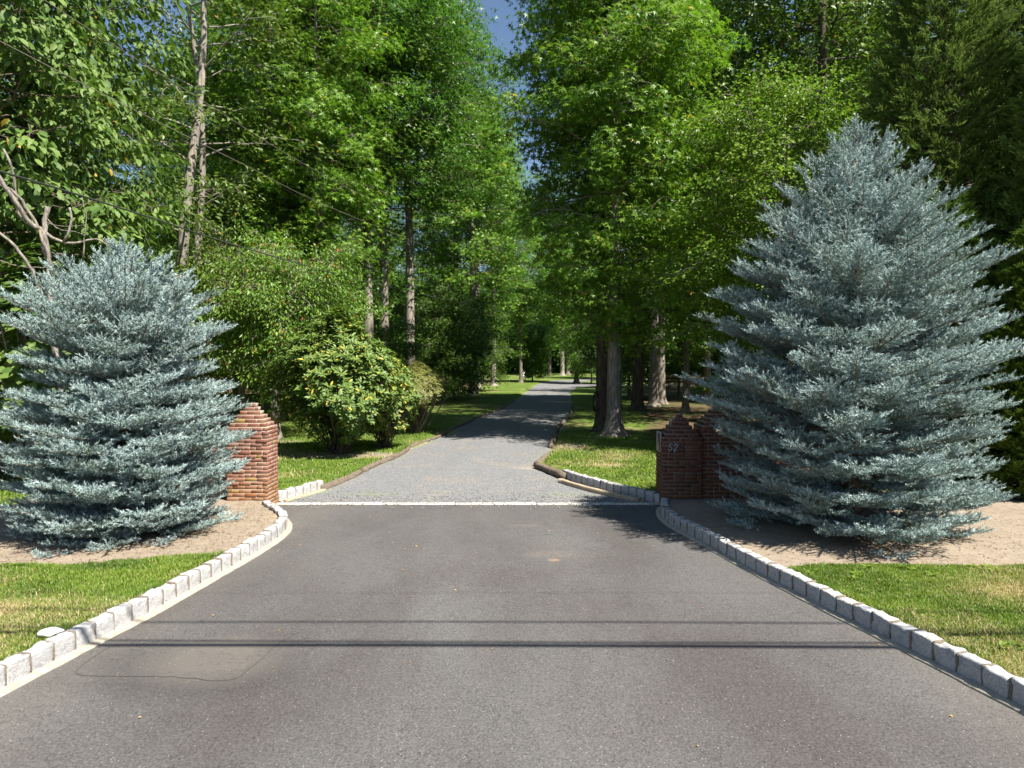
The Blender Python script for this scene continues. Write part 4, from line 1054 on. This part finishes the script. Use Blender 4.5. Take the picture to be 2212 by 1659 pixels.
limb([(-10, 560, -.6), (30, 572, -.4), (60, 578, -.3), (98, 576, -.2), (132, 558, 0)], .013, .010, n=5)
mt.obj('limbs', B_DEAD, dt, True)

# right, near: the double trunk with its bright crown hanging over the drive
K_PAIR = make_tree(231, 18, 3.4, 3.7, .265, 84, 11, 46, .58, .215, ST5, M_SWEET, B_GREY, up=(.0, .75), hang=.75, low=2.5, shape=2, epic=55, ez=(3.0, 11), gap=.2, flare=.9, wander=.18)
K_PAIR2 = make_tree(233, 21, 7.0, 3.4, .235, 80, 11, 44, .64, .215, ST5, M_SWEET, B_DARK, up=(.2, .9), hang=.6, flare=.7, wander=.15, epic=24, ez=(5, 12), gap=.2)
put(K_PAIR, 'sweetgum_tree', 3.44, 23.3, 'right-hand stem of the double trunk beside the drive, grey with flared roots', 2.2, 1.0)
put(K_PAIR2, 'sweetgum_tree', 3.22, 24.9, 'darker left-hand stem of the double trunk beside the drive', 5.1, 1.0)
K_BEECH = make_tree(235, 11.5, 1.6, 3.4, .15, 84, 12, 66, .52, .125, T_diamond(.32), M_BEECH, B_GREY, up=(.2, .9), low=2.0, hang=.5)
put(K_BEECH, 'beech_tree', 7.7, 19.6, 'yellow-green small-leaved beech between the double trunk and the right spruce', 0, .9)
put(K_OAK, 'oak_tree', 11.6, 27.0, 'tall dark-leaved oak above the top of the right spruce', 1.3, 1.05)

# trunks left of the drive
L = [(K_MAPLE, -7.05, 34.2, 0.2, 1.0, 'maple_tree', 'pale slender trunk behind the rhododendron, leftmost of the three together'),
     (K_MAPLE2, -6.75, 36.6, 1.9, 1.0, 'maple_tree', 'brown-grey trunk behind the rhododendron, middle of the three together'),
     (K_MAPLE, -5.55, 37.8, 3.3, 1.05, 'maple_tree', 'thick dark trunk above the Japanese maple, rightmost of the three together'),
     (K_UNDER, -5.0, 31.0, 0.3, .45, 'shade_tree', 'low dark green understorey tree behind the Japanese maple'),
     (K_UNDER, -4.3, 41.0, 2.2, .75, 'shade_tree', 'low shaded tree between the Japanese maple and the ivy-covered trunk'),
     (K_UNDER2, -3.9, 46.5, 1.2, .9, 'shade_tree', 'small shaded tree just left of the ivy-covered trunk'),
     (K_SWEET, -2.95, 52.5, 5.0, 1.1, 'sweetgum_tree', 'ivy-covered trunk with spreading roots left of the shaded drive'),
     (K_MAPLE2, -4.5, 56.0, 4.0, 1.1, 'maple_tree', 'dark trunk close behind the ivy-covered trunk'),
     (K_OAK, -8.6, 33.0, 4.4, 1.1, 'oak_tree', 'tall oak whose dark crown fills the gap left of the three slender trunks'),
     (K_MAPLE2, -3.2, 63.5, .7, 1.0, 'maple_tree', 'dark trunk left of the drive, first in the row past the ivy-covered trunk'),
     (K_UNDER, -2.9, 58.5, 3.9, .8, 'shade_tree', 'bright low understorey tree right behind the ivy-covered trunk'),
     (K_MAPLE, -1.9, 71.0, 2.7, 1.0, 'maple_tree', 'dark trunk left of the drive, second in the row past the ivy-covered trunk'),
     (K_SWEET2, 1.05, 81.5, 1.5, 1.05, 'sweetgum_tree', 'slim trunk left of the far end of the drive'),
     (K_UNDER2, 2.6, 88.0, 0.5, .95, 'shade_tree', 'thin sapling on the far lawn left of the end of the drive'),
     (K_SWEET, 7.55, 81.3, 3.0, 1.0, 'sweetgum_tree', 'pale straight trunk right of the far end of the drive'),
     (K_OAK, 6.9, 129, 2.0, 1.3, 'oak_tree', 'dark broad trunk on the far sunlit lawn, leftmost of the distant three'),
     (K_MAPLE2, 8.75, 121, 5.5, 1.35, 'maple_tree', 'broad pale trunk on the far sunlit lawn, middle of the distant three'),
     (K_SWEET, 10.4, 129.5, 0.9, 1.4, 'sweetgum_tree', 'mossy pale trunk on the far lawn, rightmost of the distant three'),
     (K_UNDER, 8.95, 78.0, 2.5, .85, 'shade_tree', 'thin dark trunk between the far pale trunk and the double trunk'),
     (K_OAK, 6.35, 35.2, 0.6, 1.0, 'oak_tree', 'thick dark trunk in the shaded wood, just right of the double trunk'),
     (K_UNDER, 7.95, 47.0, 1.6, 1.0, 'shade_tree', 'thin black trunk in the shaded wood right of the double trunk'),
     (K_MAPLE, 7.95, 38.8, 5.2, 1.0, 'maple_tree', 'dark trunk in the shaded wood midway between the double trunk and the numbered pier'),
     (K_MAPLE2, 8.8, 41.0, 2.9, .95, 'maple_tree', 'dark trunk in the shaded wood directly above the numbered pier'),
     (K_SWEET2, 8.45, 33.8, 4.2, .85, 'sweetgum_tree', 'sun-flecked trunk in the dark wood between the numbered pier and the taller pier'),
     (K_OAK, 12.6, 31.5, 3.6, 1.1, 'oak_tree', 'dark oak deep in the wood behind the top of the right spruce')]
for (me, x, y, rz, sc, nm, lb) in L: put(me, nm, x, y, lb, rz, sc)
# woods to both sides, trees nothing tells apart
rng = np.random.default_rng(99); kinds = [(K_SWEET, 'sweetgum_tree'), (K_MAPLE, 'maple_tree'), (K_MAPLE2, 'maple_tree'), (K_OAK, 'oak_tree'), (K_SWEET2, 'sweetgum_tree')]
placed = [(a[1], a[2]) for a in L] + [(-11.3, 24), (-7.5, 27.5), (-10.2, 30)]
def woods(n, fx, yr, label, group, dmin, ku, fr_under=.45):
    c = 0; tries = 0
    while c < n and tries < 6000:
        tries += 1; y = rng.uniform(*yr); lo, hi = fx(y); x = rng.uniform(lo, hi)
        if min((x-a)**2 + (y-b)**2 for a, b in placed) < dmin**2: continue
        placed.append((x, y)); c += 1
        if rng.random() < fr_under: put(ku[int(rng.integers(len(ku)))], 'shade_tree', x, y, label[1], rng.uniform(0, 6.28), rng.uniform(.8, 1.15), group[1])
        else:
            k, nm = kinds[int(rng.integers(len(kinds)))]; put(k, nm, x, y, label[0], rng.uniform(0, 6.28), rng.uniform(.9, 1.2), group[0])
woods(34, lambda y: (-34 - y*.15, np.interp(y, [30, 45, 62, 100], [-12.5, -8.5, -5.2, -4.5])), (31, 100), ('tall tree deep in the woods left of the drive, one of many alike', 'low tree filling the dark woods left of the drive, one of many alike'), ('tall trees in the woods left of the drive', 'low trees in the woods left of the drive'), 3.2, [K_UNDER, K_UNDER2])
woods(40, lambda y: (np.interp(y, [20, 28, 45, 70, 100], [16, 13.5, 10.5, 13, 18]), 36 + y*.15), (23, 100), ('tall tree deep in the woods right of the drive, one of many alike', 'low tree filling the dark woods right of the drive, one of many alike'), ('tall trees in the woods right of the drive', 'low trees in the woods right of the drive'), 3.2, [K_UNDER, K_UNDER2])

# far-off wood closing the view beyond the lawn: one mass
rng = np.random.default_rng(7); ml = MB(); mt = MB(); CL = T_clump(6, 3)
ang = rng.uniform(-1.25, 1.25, 340); dist = rng.uniform(138, 175, 340); ang[:110] = rng.uniform(-.30, .32, 110)
for k in range(340):
    x = sin(ang[k]) * dist[k] + 4; y = cos(ang[k]) * dist[k]; 
    if abs(x) > 45: x = np.sign(x) * rng.uniform(42, 80); y = rng.uniform(20, 150)
    H = rng.uniform(15, 23); tube(mt, np.array([(x, y, -.2), (x + rng.normal(0, .5), y, H*.5), (x, y, H*.9)]), (rng.uniform(.2, .35), .2, .05), 6, cap=False)
    n_ = 420; zz = rng.random(n_) ** .8 * H * .98 + .2 ; s = zz / H; Rr = 4.6 * np.where(s < .4, .75 + .4*s, np.sqrt(np.clip(1 - ((s - .4) / .62) ** 2, .03, 1))); a = rng.uniform(0, 6.28, n_); rr = Rr * np.sqrt(rng.uniform(.25, 1, n_))
    pos = np.stack([x + np.cos(a)*rr, y + np.sin(a)*rr, zz], -1)
    scatter(ml, CL, pos, rng.normal(0, 1, (n_, 3)), np.array((0, -.2, 1.0)) + rng.normal(0, .4, (n_, 3)), rng.uniform(1.1, 1.9, n_), rng.random(n_).astype(np.float32))
dw = empty('distant_woods'); tag(dw, 'far-off green wood closing the view beyond the lawn and on both sides', 'woods', kind='stuff')
ml.obj('foliage', M_MAPLE, dw)['kind'] = 'stuff'; mt.obj('trunks', B_DARK, dw)['kind'] = 'stuff'

# ------------------------------------------------------------------ small things
# iron fence far left behind the pier
fr_ = empty('iron_fence', (-16.3, 48.7, .1)); tag(fr_, 'black iron picket fence on the far lawn seen beside the leaning trunk', 'fence')
M_IRON = mat_simple('black_iron', (.012, .012, .013), (.02, .02, .02), 30, .5, .1)
for k in range(5):
    x0 = -8 + k * 3.2; m_ = MB(); box(m_, (x0, 0, .75), (.07, .07, 1.6)); m_.obj('post', M_IRON, fr_)
    if k < 4:
        m_ = MB()
        for q in range(1, 26): box(m_, (x0 + q * 3.2 / 26, 0, .72), (.028, .028, 1.38))
        m_.obj('pickets', M_IRON, fr_)
        m_ = MB()
        for zz in (.18, 1.25): box(m_, (x0 + 1.6, 0, zz), (3.10, .04, .05))
        m_.obj('rail', M_IRON, fr_)
# disc golf basket
p = P(1282.5 - 0, 812, 96); bx_ = 1105.9 + .0889 * 1500; cx_ = (bx_ - 1106) / 1500 * 96
dg = empty('disc_golf_basket', (cx_, 96, .06)); tag(dg, 'black disc golf basket on the far lawn left of the pale straight trunk', 'disc golf basket')
m_ = MB(); tube(m_, [(0, 0, 0), (0, 0, 1.75)], .03, 8); m_.obj('pole', M_IRON, dg)
m_ = MB(); th = np.linspace(0, 2*pi, 19); ring = lambda r_, z_: np.stack([np.cos(th) * r_, np.sin(th) * r_, th*0 + z_], -1)
tube(m_, ring(.33, 1.62), .035, 6, cap=False); m_.obj('top_band', M_IRON, dg); m_ = MB(); tube(m_, ring(.33, .72), .02, 6, cap=False); tube(m_, ring(.30, .55), .02, 6, cap=False)
for a in np.arange(0, 6.28, .35): tube(m_, [(cos(a)*.33, sin(a)*.33, .72), (cos(a)*.30, sin(a)*.30, .5), (0, 0, .48)], .01, 4)
m_.obj('basket', M_IRON, dg)
m_ = MB()
for a in np.arange(0, 6.28, .5): tube(m_, [(cos(a)*.31, sin(a)*.31, 1.6), (cos(a)*.17, sin(a)*.17, 1.1), (cos(a)*.04, sin(a)*.04, .78)], .008, 4)
m_.obj('chains', mat_simple('chain_steel', (.3, .3, .3), (.45, .45, .45), 20, .4, .1, metal=.8), dg)
# garden statue
bx_ = 1105.9 + .0889 * 275; cx_ = (bx_ - 1106) / 1500 * 100
m_ = MB(); prof_ = [(0, .24), (.10, .24), (.12, .18), (.35, .17), (.38, .22), (.42, .22), (.44, .14), (.65, .17), (.85, .20), (1.05, .16), (1.22, .17), (1.35, .14), (1.42, .07), (1.50, .09), (1.60, .10), (1.68, .07), (1.72, .02)]
tube(m_, [(0.0, 0, z) for z, r_ in prof_], [r_ for z, r_ in prof_], 12, wob=.06)
tube(m_, [(.15, 0, 1.3), (.22, -.08, 1.1), (.08, -.2, 1.0)], [.06, .055, .04], 8); tube(m_, [(-.15, 0, 1.3), (-.22, -.08, 1.1), (-.08, -.2, 1.0)], [.06, .055, .04], 8)
gs_ = m_.obj('garden_statue', mat_simple('statue_stone', (.45, .44, .42), (.66, .65, .62), 12), None, True); gs_.location = (cx_, 100, .06); tag(gs_, 'small pale stone statue on the far lawn beside a slim trunk', 'statue')
# coiled hose hanging on the darker stem
m_ = MB(); 
for k in range(3): tube(m_, np.stack([np.cos(th) * .18, th*0 + k*.02, np.sin(th) * .34], -1), .018, 6, cap=False)
hs = m_.obj('garden_hose', mat_simple('black_rubber', (.012, .012, .012), (.025, .025, .025), 10, .5, .1)); hs.location = (3.0, 24.62, 1.15); hs.rotation_euler = (0, 0, .9); tag(hs, 'black hose coil hanging on the darker stem of the double trunk', 'hose')
# white stone in the grass by the left curb
def lump_rock(name, x, y, z, s, mat, seed, label, cat='stone'):
    import bmesh
    bm = bmesh.new(); bmesh.ops.create_icosphere(bm, subdivisions=3, radius=1.0); r = np.random.default_rng(seed); pl = unit(r.normal(0, 1, (14, 3))); dd = r.uniform(.55, .9, 14)
    for v in bm.verts:
        c = np.array(v.co[:]) 
        for q in range(14):
            e = c @ pl[q]
            if e > dd[q]: c = c - pl[q] * (e - dd[q])
        v.co = c * np.array(s)
    me = bpy.data.meshes.new(name); bm.to_mesh(me); bm.free(); me.materials.append(mat)
    o = link_mesh(name, me); o.location = (x, y, z); o.rotation_euler = (0, 0, .4); return tag(o, label, cat)
xy = G(104, 1382, .15); lump_rock('white_stone', xy[0] - .03, xy[1] + .08, .19, (.11, .075, .05), mat_simple('quartz', (.62, .61, .58), (.8, .79, .77), 25), 4, 'white stone lying in the grass behind the left curb')
# fallen leaves on the paving and beds
M_FALL = mat_leaf('fallen_leaf', (.42, .20, .05), (.62, .42, .12), None, trans=.1)
ml = MB(); r = np.random.default_rng(17); pp = []
for k in range(130):
    x = r.uniform(-4, 3.4); y = 4.6 + 9.5 * r.random() ** .7
    if r.random() < .3: x = r.choice((-1, 1)) * r.uniform(3.2, 3.6)
    pp.append((x, y, .008))
for k in range(40): xy = G(455 + .32*r.normal(0, 60) + 80, 1150 + r.normal(0, 6)); pp.append((-3.85 + r.normal(0, .12), 10.9 + r.normal(0, .2), .155))
pp = np.array(pp); keep = (pp[:, 0] > np.interp(pp[:, 1], [4, 8, 10, 12], [-3.9, -3.4, -3.3, -4])) | (pp[:, 2] > .1); pp = pp[keep]
scatter(ml, T_oval(.3, .1, .1), pp, np.stack([r.normal(0, 1, len(pp)), r.normal(0, 1, len(pp)), r.normal(0, .1, len(pp))], -1), np.array((0, 0, 1.0)) + r.normal(0, .25, (len(pp), 3)), r.uniform(.010, .034, len(pp)), r.random(len(pp)).astype(np.float32))
tag(ml.obj('fallen_leaves', M_FALL), 'tiny dry yellow leaves and petals scattered over the asphalt and beds', 'fallen leaves', kind='stuff')

# needle and bark litter on the beds
M_LIT = mat_leaf('bark_litter', (.10, .06, .035), (.26, .18, .11), (.45, .33, .16), .06, trans=.05)
ml = MB(); r = np.random.default_rng(71); n_ = 26000; qx = np.concatenate([r.uniform(-9.5, -3.4, n_ // 2), r.uniform(2.4, 11, n_ // 2)]); qy = r.uniform(8, 13.2, n_)
dd_ = np.minimum(np.hypot(qx + 5.55, qy - 10.0), np.hypot(qx - 5.04, qy - 10.25)); kp = (bedmask(qx, qy) > .6) & (poly_sd(qx, qy, apron) > .1) & (r.random(n_) < np.clip(1.25 - dd_ / 3.0, .07, 1)); qx, qy = qx[kp], qy[kp]
ix = np.clip(np.searchsorted(xs, qx) - 1, 0, len(xs) - 2); iy = np.clip(np.searchsorted(ys, qy) - 1, 0, len(ys) - 2)
scatter(ml, T_diamond(.16, .02), np.stack([qx, qy, np.maximum(np.maximum(Z[iy, ix], Z[iy, ix+1]), np.maximum(Z[iy+1, ix], Z[iy+1, ix+1])) + .004], -1), np.stack([r.normal(0, 1, len(qx)), r.normal(0, 1, len(qx)), r.normal(0, .15, len(qx))], -1), np.array((0, 0, 1.0)) + r.normal(0, .25, (len(qx), 3)), r.uniform(.012, .05, len(qx)), r.random(len(qx)).astype(np.float32))
tag(ml.obj('bark_litter', M_LIT), 'brown needles and bark crumbs lying on the bare soil beds', 'litter', kind='stuff')

# gravel kicked over the stone band
mb = MB(); r = np.random.default_rng(31); oct_ = np.array([(1, 0, 0), (0, 1, 0), (-1, 0, 0), (0, -1, 0), (0, 0, .7), (0, 0, -.3)]); of_ = np.array([(0, 1, 4), (1, 2, 4), (2, 3, 4), (3, 0, 4), (1, 0, 5), (2, 1, 5), (3, 2, 5), (0, 3, 5)])
n_ = 2600; px_ = r.uniform(-4.1, 2.6, n_); py_ = 12.62 + np.where(r.random(n_) < .75, abs(r.normal(0, .5, n_)), -abs(r.normal(.05, .22, n_))); sz_ = r.uniform(.006, .017, n_)
A_ = r.uniform(0, 6.28, n_); c_, s2_ = np.cos(A_)[:, None], np.sin(A_)[:, None]; sc_ = sz_[:, None, None] * r.uniform(.7, 1.3, (n_, 1, 3)); W_ = oct_[None] * sc_
W_ = np.stack([W_[..., 0] * c_ - W_[..., 1] * s2_, W_[..., 0] * s2_ + W_[..., 1] * c_, W_[..., 2]], -1) + np.stack([px_, py_, np.where(abs(py_ - 12.57) < .08, .018, .012)], -1)[:, None]
mb.add(W_.reshape(-1, 3), (np.arange(n_)[:, None, None] * 6 + of_[None]).reshape(-1, 3), np.repeat(r.random(n_).astype(np.float32), 6))
m_g, t_g = new_mat('loose_stone'); g_ = N(t_g); g_.out(g_.pbr(g_.mix(g_.attr('rnd'), (.08, .08, .085), (.40, .39, .37)), .85))
tag(mb.obj('loose_gravel', m_g), 'loose grey gravel stones strewn along the pale band at the mouth of the drive', 'gravel', kind='stuff')

# grass blades
def mat_grass():
    m, t = new_mat('grass_blade'); n = N(t); r = n.attr('rnd')
    col = n.ramp(r, [(0, (.07, .13, .016)), (.35, (.14, .225, .024)), (.62, (.21, .30, .036)), (.74, (.24, .29, .05)), (.80, (.38, .31, .15)), (1, (.54, .44, .25))])
    p = n.pbr(col, .5, spec=.35); tr = n.n('ShaderNodeBsdfTranslucent'); n.l(n.mix(1.0, col, (1.1, 1.1, .6), 'MULTIPLY'), tr.inputs[0])
    mx = n.n('ShaderNodeMixShader'); mx.inputs[0].default_value = .35; n.l(p, mx.inputs[1]); n.l(tr.outputs[0], mx.inputs[2]); n.out(mx.outputs[0]); return m
r = np.random.default_rng(23); gx = []; gy = []; gh = []
def field(n, x0, x1, y0, y1, h):
    gx.append(r.uniform(x0, x1, n)); gy.append(r.uniform(y0, y1, n)); gh.append(np.full(n, h))
field(260000, -9.5, -3.5, 4.6, 9.3, .034); field(240000, 3.0, 8.5, 4.6, 9.0, .034)
field(60000, .5, 6.5, 13.5, 24, .05); field(70000, -11, -2.8, 12.8, 27, .05); field(16000, -9.5, -7.5, 9, 13, .045)
gx = np.concatenate(gx); gy = np.concatenate(gy); gh = np.concatenate(gh)
sdv_ = np.minimum(poly_sd(gx, gy, apron), poly_sd(gx, gy, gravel)); bd = bedmask(gx, gy); dr_ = dryness(gx, gy)
br = .75 * gs(gx, gy, 1.75, 20.6, .9, 1.0) + .55 * gs(gx, gy, 2.4, 16.7, .5, .35) + .8 * gs(gx, gy, -2.9, 17.4, .45, 1.6) + .45 * gs(gx, gy, 3.2, 22.3, 1.2, .5) + .75 * gs(gx, gy, -4.6, 18.8, 1.8, 1.0) + .6 * gs(gx, gy, -7.4, 21.8, 1.6, .8)
wdm = woodmask(gx, gy)
keep = (sdv_ > np.where(gy < 12.7, .065, .10)) & (bd < .35 + r.random(len(gx)) * .3) & (r.random(len(gx)) > dr_ * .55) & (r.random(len(gx)) > br) & (r.random(len(gx)) > wdm * 1.2)
gx, gy, gh, dr_, sdv_ = gx[keep], gy[keep], gh[keep], dr_[keep], sdv_[keep]; n_ = len(gx)
zi = np.interp(np.hypot(0*gx, 0), [0], [0])
ix = np.clip(np.searchsorted(xs, gx) - 1, 0, len(xs) - 2); iy = np.clip(np.searchsorted(ys, gy) - 1, 0, len(ys) - 2)
gz = np.minimum(np.minimum(Z[iy, ix], Z[iy, ix+1]), np.minimum(Z[iy+1, ix], Z[iy+1, ix+1])); gz = np.where(gz < 0, np.where(gy < 12.7, .12, .02), gz)
tuft = fnoise(gx, gy, .16, 55, 2); hh = gh * (.45 + 1.1 * tuft) * r.uniform(.6, 1.3, n_) * (1 + .5 * (sdv_ < .2))
az = r.uniform(0, 2*pi, n_); ln = r.uniform(.1, .8, n_) * hh; wd = np.where(gy > 12, .008, .0036) * r.uniform(.7, 1.3, n_)
b0 = np.stack([gx, gy, gz - .004], -1); sdx = np.stack([-np.sin(az), np.cos(az), 0*az], -1) * wd[:, None]; dr3 = np.stack([np.cos(az), np.sin(az), 0*az], -1)
V = np.stack([b0 - sdx, b0 + sdx, b0 + dr3 * (ln * .4)[:, None] + sdx * .7 + np.stack([0*hh, 0*hh, hh * .6], -1), b0 + dr3 * (ln * .4)[:, None] - sdx * .7 + np.stack([0*hh, 0*hh, hh * .6], -1), b0 + dr3 * ln[:, None] + np.stack([0*hh, 0*hh, hh], -1)], 1).reshape(-1, 3)
k = np.arange(n_)[:, None] * 5; col = np.clip(np.where(r.random(n_) < dr_ * .75 + .05, r.uniform(.8, 1, n_), (fnoise(gx, gy, .45, 61, 4) * .95 - .22 + r.random(n_) * .28)), 0, 1)
mb = MB(); mb.add(V, [np.concatenate([k, k+1, k+2, k+3], 1), np.concatenate([k+3, k+2, k+4], 1)], np.repeat(col.astype(np.float32), 5))
wx = np.concatenate([r.uniform(-9, -3.8, 420), r.uniform(3.3, 8.5, 420)]); wy = r.uniform(4.7, 9.0, 840); kp = (np.minimum(poly_sd(wx, wy, apron), 9) > .12) & (bedmask(wx, wy) < .2) & (fnoise(wx, wy, 1.1, 88) > .5); wx, wy = wx[kp], wy[kp]
id_ = np.repeat(np.arange(len(wx)), 9); aw = r.uniform(0, 2*pi, len(id_)); wp = np.stack([wx[id_] + np.cos(aw) * .012, wy[id_] + np.sin(aw) * .012, np.full(len(id_), .155)], -1)
scatter(mb, T_oval(.2, .04, .2), wp, np.stack([np.cos(aw), np.sin(aw), r.uniform(.15, .9, len(id_))], -1), np.array((0, 0, 1.0)) + r.normal(0, .2, (len(id_), 3)), r.uniform(.03, .075, len(wx))[id_] , (r.uniform(.15, .6, len(wx))[id_] + r.normal(0, .04, len(id_))).astype(np.float32))
print('grass', n_)
tag(mb.obj('grass', mat_grass()), 'short patchy green grass with straw-coloured dry spots on the lawns', 'grass', kind='stuff')

# ------------------------------------------------------------------ wires
M_WIRE = mat_simple('black_cable', (.03, .03, .03), (.06, .06, .06), 30, .4, .1, spec=.5)
M_WIRE2 = mat_simple('thin_wire', (.16, .14, .11), (.24, .21, .17), 30, .5, .1)
def wire(pts, rad, label, mat, group):
    A = np.array([P(u, v, y_) for (u, v, y_) in pts]); m_ = MB(); tube(m_, smooth_line(A, .6), rad, 6)
    o = m_.obj('overhead_cable', mat); return tag(o, label, 'cable', group)
GW = 'cables crossing in front of the trees'
wire([(-420, 262, 6.5), (0, 370, 9.0), (300, 462, 12.4), (560, 545, 17.2), (800, 610, 26), (1000, 655, 42)], .0145, 'thick black service cable descending over the left spruce towards the woods', M_WIRE, GW)
wire([(-400, -330, 6.5), (96, 0, 9.5), (369, 174, 12.8), (735, 397, 22), (1004, 529, 44)], .0055, 'upper of the two thin wires slanting across the left trees', M_WIRE2, GW)
wire([(-400, -120, 6.3), (0, 89, 8.8), (325, 255, 12.3), (532, 358, 16), (735, 457, 23), (983, 557, 44)], .0055, 'lower of the two thin wires slanting across the left trees', M_WIRE2, GW)
# roadside lines overhead, whose shadows cross the asphalt
k_ = 1 / tan(SUN_EL)
for (v, z, rad, sag) in ((1281, 7.6, .004, .0), (1345, 7.2, .017, .05), (1385, 6.4, .018, .1), (1396, 6.2, .034, .12)):
    ysh = G(1106, v)[1]; dxy = k_ * z; y0 = ysh + SUN_H[1] * dxy; A = []
    for x in np.linspace(-30, 30, 25): A.append((x, y0 + .03 * sin(x * .35 + v) - .0005 * x * x, z + sag * (x / 15) ** 2))
    m_ = MB(); tube(m_, A, rad, 6); o = m_.obj('overhead_cable', M_WIRE)
    tag(o, {1281: 'thinnest roadside cable casting the faintest line of shadow across the asphalt', 1345: 'roadside cable casting the single shadow line farther up the asphalt', 1385: 'roadside cable casting the thinner of the two close shadow lines', 1396: 'thick roadside cable casting the boldest shadow line across the asphalt'}[v], 'cable', 'roadside cables overhead')
